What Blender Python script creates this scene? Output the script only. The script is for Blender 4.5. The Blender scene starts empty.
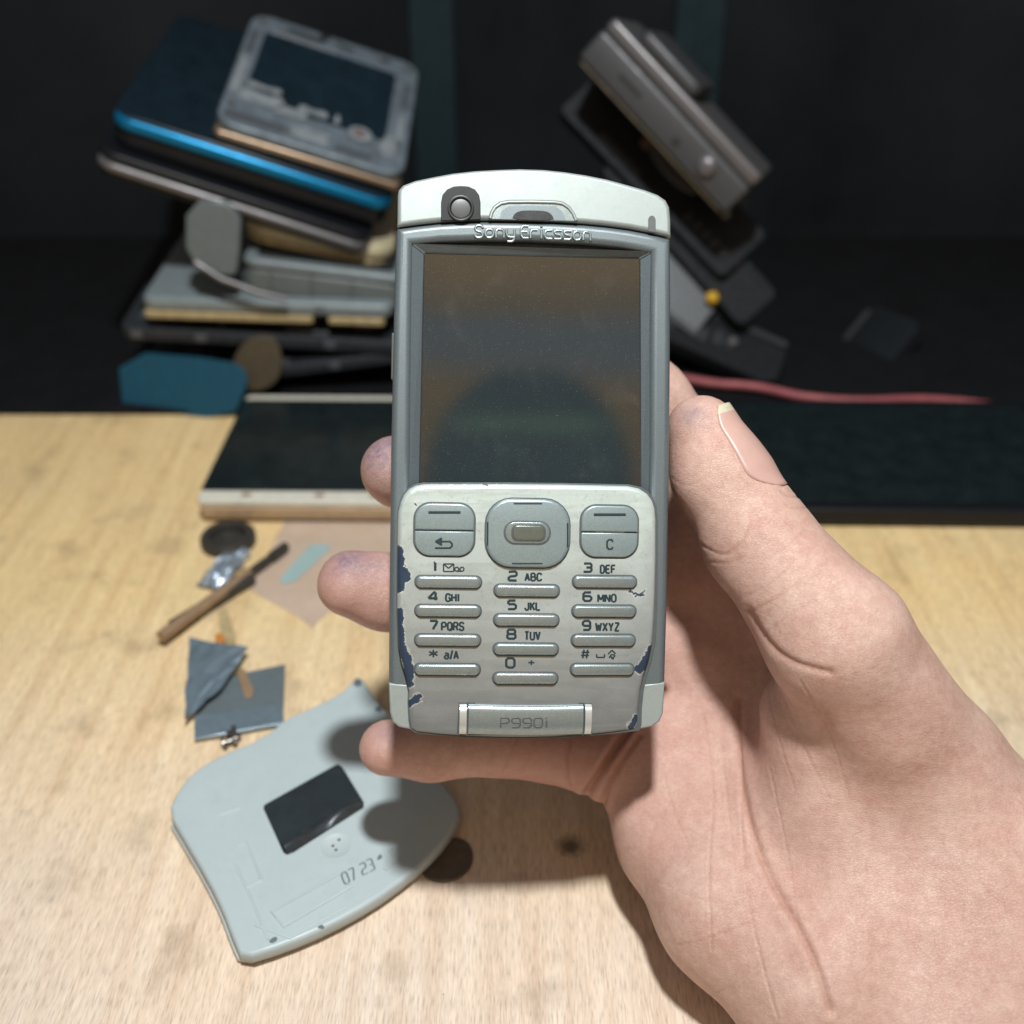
import bpy, bmesh, math, random
import numpy as np
from mathutils import Vector, Matrix

random.seed(4)
R = math.radians
scene = bpy.context.scene
COL = scene.collection

# ------------------------------------------------------------------ camera frame (1 unit = 1 cm)
FPX = 1078.0                      # focal length in pixels of a 1024 px picture
CAMH, PITCH, D = 22.0, R(33), 22.0
cam_o = Vector((0, 0, CAMH))
CR = Vector((1, 0, 0)); CU = Vector((0, math.sin(PITCH), math.cos(PITCH))); CB = Vector((0, -math.cos(PITCH), math.sin(PITCH)))
CAM = Matrix((( CR.x, CU.x, CB.x, 0), (CR.y, CU.y, CB.y, 0), (CR.z, CU.z, CB.z, CAMH), (0, 0, 0, 1)))
def ray(px, py):
    return (CR*((px-512)/FPX) + CU*((512-py)/FPX) - CB)
def at(px, py, Y):                # point at forward distance Y
    r = ray(px, py); return cam_o + r*(Y/r.y)
def onz(px, py, z=0.0):           # point at height z above the desk
    r = ray(px, py); return cam_o + r*((z-CAMH)/r.z)
def hw(px, py, z):                # point z cm in front of the held phone's plane
    return cam_o + ray(px, py)*(D-z)

# ------------------------------------------------------------------ phone frame
YAW, ROLL = R(4.2), R(-0.9)
Mp = CAM @ Matrix.Translation(((530-512)/FPX*D, (512-456)/FPX*D, -D)) @ Matrix.Rotation(YAW, 4, 'Y') @ Matrix.Rotation(ROLL, 4, 'Z')
Mpi = Mp.inverted()
def ph(px, py, z=0.0):
    o = Mpi @ cam_o; d = (Mpi.to_3x3() @ ray(px, py))
    p = o + d*((z-o.z)/d.z); return (p.x, p.y)
def phl(pts, z=0.0): return [ph(a, b, z) for a, b in pts]

# ------------------------------------------------------------------ object helpers
def tag(o, label=None, cat=None, group=None, kind=None):
    for k, v in (('label', label), ('category', cat), ('group', group), ('kind', kind)):
        if v: o[k] = v
    return o
def empty(name, loc=(0, 0, 0), M=None):
    o = bpy.data.objects.new(name, None); COL.objects.link(o); o.empty_display_size = .5
    if M is not None: o.matrix_world = M
    else: o.location = loc
    return o
def link(name, me, m, parent=None, M=None, smooth=False):
    if m is not None:
        for mm in (m if isinstance(m, (list, tuple)) else [m]): me.materials.append(mm)
    o = bpy.data.objects.new(name, me); COL.objects.link(o)
    if parent: o.parent = parent
    if M is not None: o.matrix_local = M
    if smooth: me.polygons.foreach_set('use_smooth', [True]*len(me.polygons))
    return o
def smooth_angle(me, ang=40):
    bm = bmesh.new(); bm.from_mesh(me)
    bmesh.ops.remove_doubles(bm, verts=bm.verts, dist=1e-5)
    for f in bm.faces: f.smooth = True
    for e in bm.edges:
        e.smooth = not (len(e.link_faces) == 2 and e.calc_face_angle(0) > R(ang))
    bm.to_mesh(me); bm.free()
def cap_normals(me):
    """keep the large flat faces of a plate flat: their corners take the face's own normal"""
    me.update()
    vn = [v.normal.copy() for v in me.vertices]; cap = {}
    for p in me.polygons:
        if abs(p.normal.z) > .9995:
            for vi in p.vertices: cap[vi] = Vector((0, 0, 1 if p.normal.z > 0 else -1))
    cn = [n.vector.copy() for n in me.corner_normals]
    out = []
    for p in me.polygons:
        for li in p.loop_indices:
            vi = me.loops[li].vertex_index
            out.append(cap[vi] if vi in cap and p.normal.dot(cap[vi]) > .35 else cn[li])
    me.normals_split_custom_set(out)
def curve_mesh(splines, cyclic, extrude=0, bevel=0, bres=2, dim='2D', offset=0, caps=False):
    cu = bpy.data.curves.new('c', 'CURVE'); cu.dimensions = dim
    if dim == '2D': cu.fill_mode = 'BOTH'
    cu.extrude = extrude; cu.bevel_depth = bevel; cu.bevel_resolution = bres; cu.offset = offset
    cu.use_fill_caps = caps
    for pts in splines:
        s = cu.splines.new('POLY'); s.points.add(len(pts)-1)
        for i, p in enumerate(pts): s.points[i].co = (p[0], p[1], p[2] if len(p) > 2 else 0, 1)
        s.use_cyclic_u = cyclic
    o = bpy.data.objects.new('c', cu); COL.objects.link(o)
    dg = bpy.context.evaluated_depsgraph_get()
    me = bpy.data.meshes.new_from_object(o.evaluated_get(dg))
    bpy.data.objects.remove(o); bpy.data.curves.remove(cu)
    me.materials.clear()
    return me
def chaikin(pts, n=2, closed=True):
    for _ in range(n):
        q = []
        m = len(pts)
        for i in range(m if closed else m-1):
            a, b = pts[i], pts[(i+1) % m]
            q.append(tuple(a[k]*.75+b[k]*.25 for k in range(len(a)))); q.append(tuple(a[k]*.25+b[k]*.75 for k in range(len(a))))
        if not closed: q = [pts[0]]+q+[pts[-1]]
        pts = q
    return pts
def rrect(x0, y0, x1, y1, r, n=6):
    out = []
    for cx, cy, a0 in ((x1-r, y1-r, 0), (x0+r, y1-r, 90), (x0+r, y0+r, 180), (x1-r, y0+r, 270)):
        for k in range(n+1):
            a = R(a0+90*k/n); out.append((cx+r*math.cos(a), cy+r*math.sin(a)))
    return out
def plate_mesh(outline, z0, z1, bevel=.03, holes=(), bres=3):
    t = (z1-z0)/2; b = min(bevel, t*.98)
    me = curve_mesh([outline]+list(holes), True, extrude=t-b, bevel=b, bres=bres, offset=-b)
    me.transform(Matrix.Translation((0, 0, (z0+z1)/2))); smooth_angle(me, 35)
    return me
def plate(name, outline, z0, z1, m, parent=None, bevel=.03, holes=(), bres=3, M=None):
    me = plate_mesh(outline, z0, z1, bevel, holes, bres); cap_normals(me)
    return link(name, me, m, parent, M)
def tubes(name, lines, rad, m, parent=None, flat=1.0, z=0, closed=False, M=None, res=2):
    me = curve_mesh(lines, closed, bevel=rad, bres=res, dim='3D', caps=True)
    me.transform(Matrix.Translation((0, 0, z)) @ Matrix.Diagonal((1, 1, flat, 1)))
    smooth_angle(me, 60)
    return link(name, me, m, parent, M)
def join(meshes, mats_per):
    """several meshes into one; mats_per[i] = material of meshes[i]"""
    bm = bmesh.new(); mats = []
    for me, m in zip(meshes, mats_per):
        if m not in mats: mats.append(m)
        n = len(bm.faces); bm.from_mesh(me); bm.faces.ensure_lookup_table()
        for f in bm.faces[n:]: f.material_index = mats.index(m)
    out = bpy.data.meshes.new('joined'); bm.to_mesh(out); bm.free()
    return out, mats
def lathe_mesh(prof, n=24):
    bm = bmesh.new(); rings = []
    for r, z in prof:
        rings.append([bm.verts.new((r*math.cos(2*math.pi*k/n), r*math.sin(2*math.pi*k/n), z)) for k in range(n)])
    for a, b in zip(rings, rings[1:]):
        for k in range(n): bm.faces.new((a[k], a[(k+1) % n], b[(k+1) % n], b[k]))
    bm.faces.new(rings[0][::-1]); bm.faces.new(rings[-1])
    bmesh.ops.recalc_face_normals(bm, faces=bm.faces)
    me = bpy.data.meshes.new('l'); bm.to_mesh(me); bm.free(); smooth_angle(me, 40)
    return me

# ------------------------------------------------------------------ materials
def nodes(name):
    m = bpy.data.materials.new(name); m.use_nodes = True
    nt = m.node_tree; b = nt.nodes['Principled BSDF']
    return m, nt, b
def N(nt, t, **kw):
    n = nt.nodes.new(t)
    for k, v in kw.items():
        if k.startswith('i_'):
            key = k[2:]; key = int(key) if key.isdigit() else key.replace('_', ' ')
            n.inputs[key].default_value = v
        else: setattr(n, k, v)
    return n
def math_n(nt, op, a, b=None, c=None, clamp=False):
    n = nt.nodes.new('ShaderNodeMath'); n.operation = op; n.use_clamp = clamp
    for i, v in enumerate((a, b, c)):
        if v is None: continue
        if isinstance(v, (int, float)): n.inputs[i].default_value = v
        else: nt.links.new(v, n.inputs[i])
    return n.outputs[0]
def mixc(nt, fac, a, b, blend='MIX'):
    n = nt.nodes.new('ShaderNodeMix'); n.data_type = 'RGBA'; n.blend_type = blend
    for i, v in ((0, fac), (6, a), (7, b)):
        if isinstance(v, (int, float)): n.inputs[i].default_value = v
        elif isinstance(v, tuple): n.inputs[i].default_value = (*v, 1) if len(v) == 3 else v
        else: nt.links.new(v, n.inputs[i])
    return n.outputs[2]
def ramp(nt, fac, stops):
    n = nt.nodes.new('ShaderNodeValToRGB'); e = n.color_ramp.elements
    while len(e) < len(stops): e.new(.5)
    for el, (p, c) in zip(e, stops):
        el.position = p; el.color = (c, c, c, 1) if isinstance(c, (int, float)) else (*c, 1)
    nt.links.new(fac, n.inputs[0]); return n.outputs[0]
def simple(name, col, rough=.45, metal=0., spec=.5, var=.12, scale=6., bump=.0, bscale=120., dirt=0.0, coat=0., speck=0.):
    m, nt, b = nodes(name); L = nt.links
    tc = N(nt, 'ShaderNodeTexCoord'); no = N(nt, 'ShaderNodeTexNoise', i_Scale=scale, i_Detail=6.0, i_Roughness=.65)
    L.new(tc.outputs['Object'], no.inputs['Vector'])
    f = ramp(nt, no.outputs['Fac'], [(.25, 1-var), (.75, 1+var*.6)])
    c = mixc(nt, 1.0, tuple(col), f, 'MULTIPLY')
    if dirt:
        n2 = N(nt, 'ShaderNodeTexNoise', i_Scale=scale*2.3, i_Detail=8.0, i_Roughness=.75); L.new(tc.outputs['Object'], n2.inputs['Vector'])
        c = mixc(nt, math_n(nt, 'MULTIPLY', ramp(nt, n2.outputs['Fac'], [(.52, 0.), (.72, 1.)]), dirt), c, tuple(x*.3 for x in col))
    if speck:
        n3 = N(nt, 'ShaderNodeTexNoise', i_Scale=48., i_Detail=2.0); L.new(tc.outputs['Object'], n3.inputs['Vector'])
        c = mixc(nt, 1.0, c, ramp(nt, n3.outputs['Fac'], [(.3, 1-speck), (.7, 1+speck)]), 'MULTIPLY')
    L.new(c, b.inputs['Base Color'])
    b.inputs['Metallic'].default_value = metal; b.inputs['Specular IOR Level'].default_value = spec
    b.inputs['Coat Weight'].default_value = coat; b.inputs['Coat Roughness'].default_value = .15
    L.new(ramp(nt, no.outputs['Fac'], [(.2, min(1, rough*1.25)), (.8, rough*.8)]), b.inputs['Roughness'])
    if bump:
        nb = N(nt, 'ShaderNodeTexNoise', i_Scale=bscale, i_Detail=3.0); L.new(tc.outputs['Object'], nb.inputs['Vector'])
        bp = N(nt, 'ShaderNodeBump', i_Strength=bump, i_Distance=.01); L.new(nb.outputs['Fac'], bp.inputs['Height']); L.new(bp.outputs[0], b.inputs['Normal'])
    return m

M = {}
M['frame'] = simple('silver grey paint', (.155, .185, .20), .42, .45, .5, .08, 3., .12, 160., .10, speck=.16)
M['shell'] = simple('dark silver paint', (.19, .20, .20), .42, .4, .5, .15, 4., .1, 160., .25)
M['cap'] = simple('light silver paint', (.335, .375, .372), .43, .3, .5, .07, 2.5, .10, 170., .10, speck=.05)
M['key'] = simple('satin grey key', (.31, .365, .375), .27, .6, .5, .10, 8., .12, 200., .2, speck=.10)
M['key_alt'] = simple('satin blue grey key', (.30, .375, .395), .33, .45, .5, .10, 8., .12, 200., .2, speck=.12)
M['chrome'] = simple('polished silver', (.62, .65, .65), .28, .55, .5, .08, 10., 0)
M['dark_gap'] = simple('dark gap', (.018, .020, .022), .55, 0, .4, .2)
M['groove'] = simple('grey groove', (.10, .112, .115), .5, .2, .4, .2)
M['ink'] = simple('dark grey ink', (.020, .038, .044), .6, 0, .3, .25, 40.)
M['black_plastic'] = simple('black plastic', (.007, .008, .011), .38, 0, .3, .3, 5., .05, 150.)
M['black_matt'] = simple('matt black', (.011, .014, .0185), .75, 0, .15, .75, .045)  # black lifted toward blue: the background haze is put into the colour
M['lens'] = simple('lens glass', (.05, .05, .05), .08, 0, 1., .3)
M['lens_mid'] = simple('lens grey', (.085, .088, .092), .3, .1, .5, .3)
M['button_dark'] = simple('greenish grey button', (.20, .23, .205), .22, .6, .6, .15, 8.)
M['navy'] = simple('navy', (.012, .022, .05), .5)
M['cover'] = simple('pale grey plastic', (.415, .485, .505), .42, 0, .45, .06, .8, .06, 120., .10)
M['cover_edge'] = simple('pale grey plastic rim', (.50, .54, .53), .4, 0, .45, .1, 1.5)
M['cover_emb'] = simple('pale grey embossed plastic', (.43, .50, .51), .42, 0, .45, .06, 2.)
M['sticker'] = simple('glossy black film', (.025, .032, .038), .22, 0, .6, .3, 1.5, .0)
M['foil_glint'] = simple('glossy black foil fold', (.10, .115, .125), .16, .7, .6, .3, 2.)
M['foil'] = simple('crumpled steel foil', (.58, .66, .74), .3, .8, .5, .3, 2., .5, 14.)
M['steel_blue'] = simple('bluish steel', (.36, .47, .56), .3, .7, .5, .25, 1.5, .15, 12., .25)
M['steel_dark'] = simple('grey steel plate', (.20, .245, .27), .45, .5, .5, .2, 2., .1, 60., .2)
M['midframe'] = simple('worn magnesium', (.165, .205, .245), .5, .35, .5, .45, 1.2, .15, 30., .7)
M['copper'] = simple('tan metal edge', (.30, .22, .16), .35, .7, .5, .2, 2.)
M['dark_navy_glass'] = simple('dark navy panel', (.008, .018, .028), .25, 0, .5, .5, 1.)
M['white_bit'] = simple('pale adhesive', (.21, .235, .26), .6, 0, .4, .5, 2.5)
M['blue'] = simple('blue anodised edge', (.0, .17, .36), .30, .55, .5, .15, 2.)
M['cream'] = simple('aged cream plastic', (.46, .41, .28), .5, 0, .4, .2, 1., .05, 60., .3)
M['cream_edge'] = simple('yellowed edge', (.42, .33, .18), .5, 0, .4, .35, 3., .05, 60., .4)
M['grey_plastic'] = simple('grey plastic', (.115, .135, .14), .42, .1, .5, .15, 1.5, .1, 40., .2)
M['grey_light'] = simple('bluish grey plastic', (.20, .24, .26), .45, .1, .5, .15, 1.5, .1, 40., .2)
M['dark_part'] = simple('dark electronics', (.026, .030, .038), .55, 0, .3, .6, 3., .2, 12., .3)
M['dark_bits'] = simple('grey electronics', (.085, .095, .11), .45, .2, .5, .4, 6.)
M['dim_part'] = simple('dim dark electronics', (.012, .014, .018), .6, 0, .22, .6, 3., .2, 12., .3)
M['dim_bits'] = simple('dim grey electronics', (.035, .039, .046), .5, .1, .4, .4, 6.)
M['brown_part'] = simple('brown flex', (.06, .045, .025), .5, .1, .4, .4, 3.)
M['teal_card'] = simple('blue card', (.004, .060, .105), .5, 0, .4, .25, 2., .1, 20., .3)
M['dark_glass'] = simple('dark screen glass', (.010, .016, .018), .22, 0, .5, .5, 1.2, 0, 100., .0)
M['white_bezel'] = simple('dirty white bezel', (.62, .60, .52), .45, 0, .5, .10, 1.5, .05, 60., .45)
M['tan_side'] = simple('tan side wall', (.45, .32, .20), .5, .1, .4, .2, 2., .05, 60., .5)
M['cam_silver'] = simple('brownish silver body', (.080, .082, .090), .45, .5, .5, .15, 1.5, .1, 40., .2)
M['cam_strip'] = simple('lighter rose silver', (.16, .155, .165), .38, .55, .5, .15, 1.5)
M['rose'] = simple('rose metal', (.22, .13, .11), .45, .3, .5, .3, 3.)
M['yellow'] = simple('yellow plastic', (.55, .33, .01), .5)
M['pink_cable'] = simple('dull pink rubber', (.34, .09, .10), .5, 0, .4, .3, 2., .1, 30.)
M['mat'] = simple('black rubber', (.008, .0085, .010), .8, 0, .12, .4, .5, .1, 30.)
M['teal_strip'] = simple('dark teal strip', (.012, .026, .033), .7, 0, .2, .3, .6)
M['tool_tan'] = simple('tan tool', (.36, .24, .15), .4, .3, .5, .25, 2.)
M['tool_dark'] = simple('dark tool', (.06, .055, .05), .4, .4, .5, .3, 3.)
M['label_teal'] = simple('faded teal film', (.30, .42, .42), .6, 0, .3, .1, 2.)
M['screw'] = simple('screw steel', (.25, .24, .22), .3, .9, .5, .3, 10.)
M['foam'] = simple('dark foam', (.13, .108, .09), .9, 0, .1, .3, 3., .5, 40.)
M['orange'] = simple('orange bit', (.5, .2, .04), .5)
M['nail'] = simple('finger nail', (.52, .325, .28), .36, 0, .5, .08, 3., .05, 30.)
M['nail_tip'] = simple('nail free edge', (.56, .50, .38), .4, 0, .5, .15, 6.)

def film_mat():
    m, nt, b = nodes('cloudy plastic film'); L = nt.links
    b.inputs['Base Color'].default_value = (.66, .52, .42, 1); b.inputs['Roughness'].default_value = .35
    b.inputs['Alpha'].default_value = .55
    tc = N(nt, 'ShaderNodeTexCoord'); no = N(nt, 'ShaderNodeTexNoise', i_Scale=.8, i_Detail=4.0); L.new(tc.outputs['Object'], no.inputs['Vector'])
    L.new(ramp(nt, no.outputs['Fac'], [(.3, .45), (.7, .75)]), b.inputs['Alpha'])
    return m
M['film'] = film_mat()

def wood_mat():
    m, nt, b = nodes('pale wood'); L = nt.links
    tc = N(nt, 'ShaderNodeTexCoord')
    mp = N(nt, 'ShaderNodeMapping'); L.new(tc.outputs['Object'], mp.inputs['Vector']); mp.inputs['Scale'].default_value = (1, .05, 1); mp.inputs['Rotation'].default_value = (0, 0, R(2))
    n1 = N(nt, 'ShaderNodeTexNoise', i_Scale=2.2, i_Detail=7.0, i_Roughness=.62); L.new(mp.outputs[0], n1.inputs['Vector'])
    n2 = N(nt, 'ShaderNodeTexNoise', i_Scale=15., i_Detail=5.0, i_Roughness=.7); L.new(mp.outputs[0], n2.inputs['Vector'])
    mp3 = N(nt, 'ShaderNodeMapping'); L.new(tc.outputs['Object'], mp3.inputs['Vector']); mp3.inputs['Scale'].default_value = (1, .10, 1)
    n3 = N(nt, 'ShaderNodeTexNoise', i_Scale=26., i_Detail=3.0); L.new(mp3.outputs[0], n3.inputs['Vector'])
    n4 = N(nt, 'ShaderNodeTexNoise', i_Scale=.16, i_Detail=3.0); L.new(tc.outputs['Object'], n4.inputs['Vector'])
    n5 = N(nt, 'ShaderNodeTexNoise', i_Scale=7., i_Detail=2.0, i_Roughness=.8); L.new(tc.outputs['Object'], n5.inputs['Vector'])
    c = ramp(nt, n1.outputs['Fac'], [(.28, (.58, .435, .315)), (.5, (.69, .555, .425)), (.72, (.75, .63, .505))])
    c = mixc(nt, 1, c, ramp(nt, n2.outputs['Fac'], [(.3, .86), (.65, 1.06)]), 'MULTIPLY')
    c = mixc(nt, 1, c, ramp(nt, n3.outputs['Fac'], [(.30, .70), (.45, .96), (.7, 1.10)]), 'MULTIPLY')
    c = mixc(nt, 1, c, ramp(nt, n4.outputs['Fac'], [(.3, (.95, .97, 1.0)), (.7, (1.04, 1.0, .93))]), 'MULTIPLY')
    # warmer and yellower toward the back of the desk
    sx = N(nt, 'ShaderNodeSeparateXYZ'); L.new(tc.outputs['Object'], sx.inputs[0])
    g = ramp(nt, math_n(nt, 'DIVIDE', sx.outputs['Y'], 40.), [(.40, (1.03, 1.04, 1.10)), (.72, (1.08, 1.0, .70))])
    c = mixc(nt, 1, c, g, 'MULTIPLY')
    # specks of burnt flux and solder dirt
    c = mixc(nt, ramp(nt, n5.outputs['Fac'], [(.73, 0.), (.77, .75)]), c, (.09, .06, .04))
    n6 = N(nt, 'ShaderNodeTexNoise', i_Scale=.55, i_Detail=4.0); L.new(tc.outputs['Object'], n6.inputs['Vector'])
    c = mixc(nt, ramp(nt, n6.outputs['Fac'], [(.57, 0.), (.75, .45)]), c, (.24, .17, .11))
    # one round burn mark
    p = onz(570, 846)
    vd = N(nt, 'ShaderNodeVectorMath', operation='DISTANCE'); L.new(tc.outputs['Object'], vd.inputs[0]); vd.inputs[1].default_value = (p.x, p.y, 0)
    wob = math_n(nt, 'ADD', vd.outputs['Value'], math_n(nt, 'MULTIPLY', n5.outputs['Fac'], .35))
    c = mixc(nt, ramp(nt, wob, [(.30, .8), (.62, 0.)]), c, (.05, .04, .035))
    L.new(c, b.inputs['Base Color']); b.inputs['Roughness'].default_value = .55; b.inputs['Specular IOR Level'].default_value = .3
    bp = N(nt, 'ShaderNodeBump', i_Strength=.35, i_Distance=.03)
    L.new(math_n(nt, 'ADD', n2.outputs['Fac'], n3.outputs['Fac']), bp.inputs['Height']); L.new(bp.outputs[0], b.inputs['Normal'])
    return m
M['wood'] = wood_mat()

def flip_mat():
    m, nt, b = nodes('chipped pearl silver paint'); L = nt.links
    tc = N(nt, 'ShaderNodeTexCoord'); obj = tc.outputs['Object']
    nz = N(nt, 'ShaderNodeTexNoise', i_Scale=5.5, i_Detail=6.0, i_Roughness=.7); L.new(obj, nz.inputs['Vector'])
    off = N(nt, 'ShaderNodeVectorMath', operation='SUBTRACT'); L.new(nz.outputs['Color'], off.inputs[0]); off.inputs[1].default_value = (.5, .5, .5)
    sc_ = N(nt, 'ShaderNodeVectorMath', operation='SCALE'); L.new(off.outputs[0], sc_.inputs[0]); sc_.inputs['Scale'].default_value = .26
    wv = N(nt, 'ShaderNodeVectorMath', operation='ADD'); L.new(obj, wv.inputs[0]); L.new(sc_.outputs[0], wv.inputs[1])
    fl = N(nt, 'ShaderNodeVectorMath', operation='MULTIPLY'); L.new(wv.outputs[0], fl.inputs[0]); fl.inputs[1].default_value = (1, 1, 0)
    def capsule(a, bb, r):
        ax, ay = ph(*a, .4); bx, by = ph(*bb, .4)
        ba = Vector((bx-ax, by-ay, 0)); ll = max(ba.length_squared, 1e-6)
        pa = N(nt, 'ShaderNodeVectorMath', operation='SUBTRACT'); L.new(fl.outputs[0], pa.inputs[0]); pa.inputs[1].default_value = (ax, ay, 0)
        dt = N(nt, 'ShaderNodeVectorMath', operation='DOT_PRODUCT'); L.new(pa.outputs[0], dt.inputs[0]); dt.inputs[1].default_value = ba/ll
        t = math_n(nt, 'ADD', dt.outputs['Value'], 0., clamp=True)
        pr = N(nt, 'ShaderNodeVectorMath', operation='SCALE'); pr.inputs[0].default_value = ba; L.new(t, pr.inputs['Scale'])
        ds = N(nt, 'ShaderNodeVectorMath', operation='DISTANCE'); L.new(pa.outputs[0], ds.inputs[0]); L.new(pr.outputs[0], ds.inputs[1])
        return math_n(nt, 'SUBTRACT', ds.outputs['Value'], r/49.)
    d = None
    for a, bb, r in (((398, 552), (399, 588), 5.5), ((402, 570), (405, 577), 5.5), ((398, 614), (400, 645), 4.5), ((399, 645), (408, 664), 5.),
                     ((408, 664), (409, 684), 5.), ((410, 705), (419, 699), 3.8), ((655, 652), (642, 670), 5.), ((640, 672), (648, 668), 4.),
                     ((634, 729), (639, 722), 3.6), ((629, 591), (645, 595), 1.0), ((636, 596), (646, 591), .9), ((596, 557), (622, 558), .5), ((400, 497), (404, 492), .6), ((484, 483), (486, 486), .8), ((416, 504), (417, 506), .9)):
        c = capsule(a, bb, r)
        d = c if d is None else math_n(nt, 'MINIMUM', d, c)
    chip = ramp(nt, math_n(nt, 'MULTIPLY_ADD', d, 4., .5), [(.47, 1.), (.53, 0.)])
    rim = ramp(nt, math_n(nt, 'MULTIPLY_ADD', d, 4., .5), [(.50, 0.), (.53, .55), (.57, .45), (.64, 0.)])
    n1 = N(nt, 'ShaderNodeTexNoise', i_Scale=1.2, i_Detail=5.0); L.new(obj, n1.inputs['Vector'])
    n2 = N(nt, 'ShaderNodeTexNoise', i_Scale=45., i_Detail=2.0); L.new(obj, n2.inputs['Vector'])
    n3 = N(nt, 'ShaderNodeTexNoise', i_Scale=9., i_Detail=8.0, i_Roughness=.75); L.new(obj, n3.inputs['Vector'])
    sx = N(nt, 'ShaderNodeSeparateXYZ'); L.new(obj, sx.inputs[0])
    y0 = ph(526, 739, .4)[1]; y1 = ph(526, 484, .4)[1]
    base = ramp(nt, math_n(nt, 'DIVIDE', math_n(nt, 'SUBTRACT', sx.outputs['Y'], y0), y1-y0), [(0., (.225, .24, .245)), (.25, (.32, .34, .345)), (.5, (.455, .50, .50)), (1., (.62, .71, .685))])  # bright top to dark foot: pearl sheen and shading put into the colour
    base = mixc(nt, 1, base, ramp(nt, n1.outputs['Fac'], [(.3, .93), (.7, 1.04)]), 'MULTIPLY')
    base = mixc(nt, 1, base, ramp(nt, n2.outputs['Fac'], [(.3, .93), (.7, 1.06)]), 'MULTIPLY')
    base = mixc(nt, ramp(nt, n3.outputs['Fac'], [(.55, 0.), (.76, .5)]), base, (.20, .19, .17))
    base = mixc(nt, rim, base, (.74, .74, .70))
    col = mixc(nt, chip, base, mixc(nt, n3.outputs['Fac'], (.012, .028, .060), (.028, .05, .085)))
    L.new(col, b.inputs['Base Color'])
    L.new(math_n(nt, 'MULTIPLY_ADD', chip, .15, .36), b.inputs['Roughness'])
    L.new(math_n(nt, 'MULTIPLY_ADD', chip, -.4, .4), b.inputs['Metallic'])
    h = math_n(nt, 'ADD', math_n(nt, 'MULTIPLY', math_n(nt, 'SUBTRACT', 1., chip), 1.), math_n(nt, 'MULTIPLY', n2.outputs['Fac'], .05))
    bp = N(nt, 'ShaderNodeBump', i_Strength=.5, i_Distance=.015); L.new(h, bp.inputs['Height']); L.new(bp.outputs[0], b.inputs['Normal'])
    return m
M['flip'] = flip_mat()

def screen_mat():
    m, nt, b = nodes('dead screen glass'); L = nt.links
    tc = N(nt, 'ShaderNodeTexCoord'); obj = tc.outputs['Object']
    n = N(nt, 'ShaderNodeTexNoise', i_Scale=1., i_Detail=6.0); L.new(obj, n.inputs['Vector'])
    # dust and scratches
    v = N(nt, 'ShaderNodeTexNoise', i_Scale=55., i_Detail=2.0); L.new(obj, v.inputs['Vector'])
    mp = N(nt, 'ShaderNodeMapping'); L.new(obj, mp.inputs['Vector']); mp.inputs['Scale'].default_value = (9, .5, 1); mp.inputs['Rotation'].default_value = (0, 0, R(12))
    s = N(nt, 'ShaderNodeTexNoise', i_Scale=5., i_Detail=3.0); L.new(mp.outputs[0], s.inputs['Vector'])
    dust = math_n(nt, 'ADD', ramp(nt, v.outputs['Fac'], [(.70, 0.), (.73, .55)]), ramp(nt, s.outputs['Fac'], [(.70, 0.), (.76, .14)]))
    sm = N(nt, 'ShaderNodeTexNoise', i_Scale=1.1, i_Detail=7.0, i_Roughness=.6, i_Distortion=.3); L.new(obj, sm.inputs['Vector'])
    dust = math_n(nt, 'ADD', dust, ramp(nt, sm.outputs['Fac'], [(.55, 0.), (.78, .05)]))
    c = mixc(nt, dust, mixc(nt, n.outputs['Fac'], (.014, .018, .019), (.021, .024, .024)), (.30, .31, .31))
    L.new(c, b.inputs['Base Color'])
    b.inputs['IOR'].default_value = 1.85
    L.new(ramp(nt, n.outputs['Fac'], [(.3, .03), (.7, .05)]), b.inputs['Roughness'])
    return m
M['screen'] = screen_mat()

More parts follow.
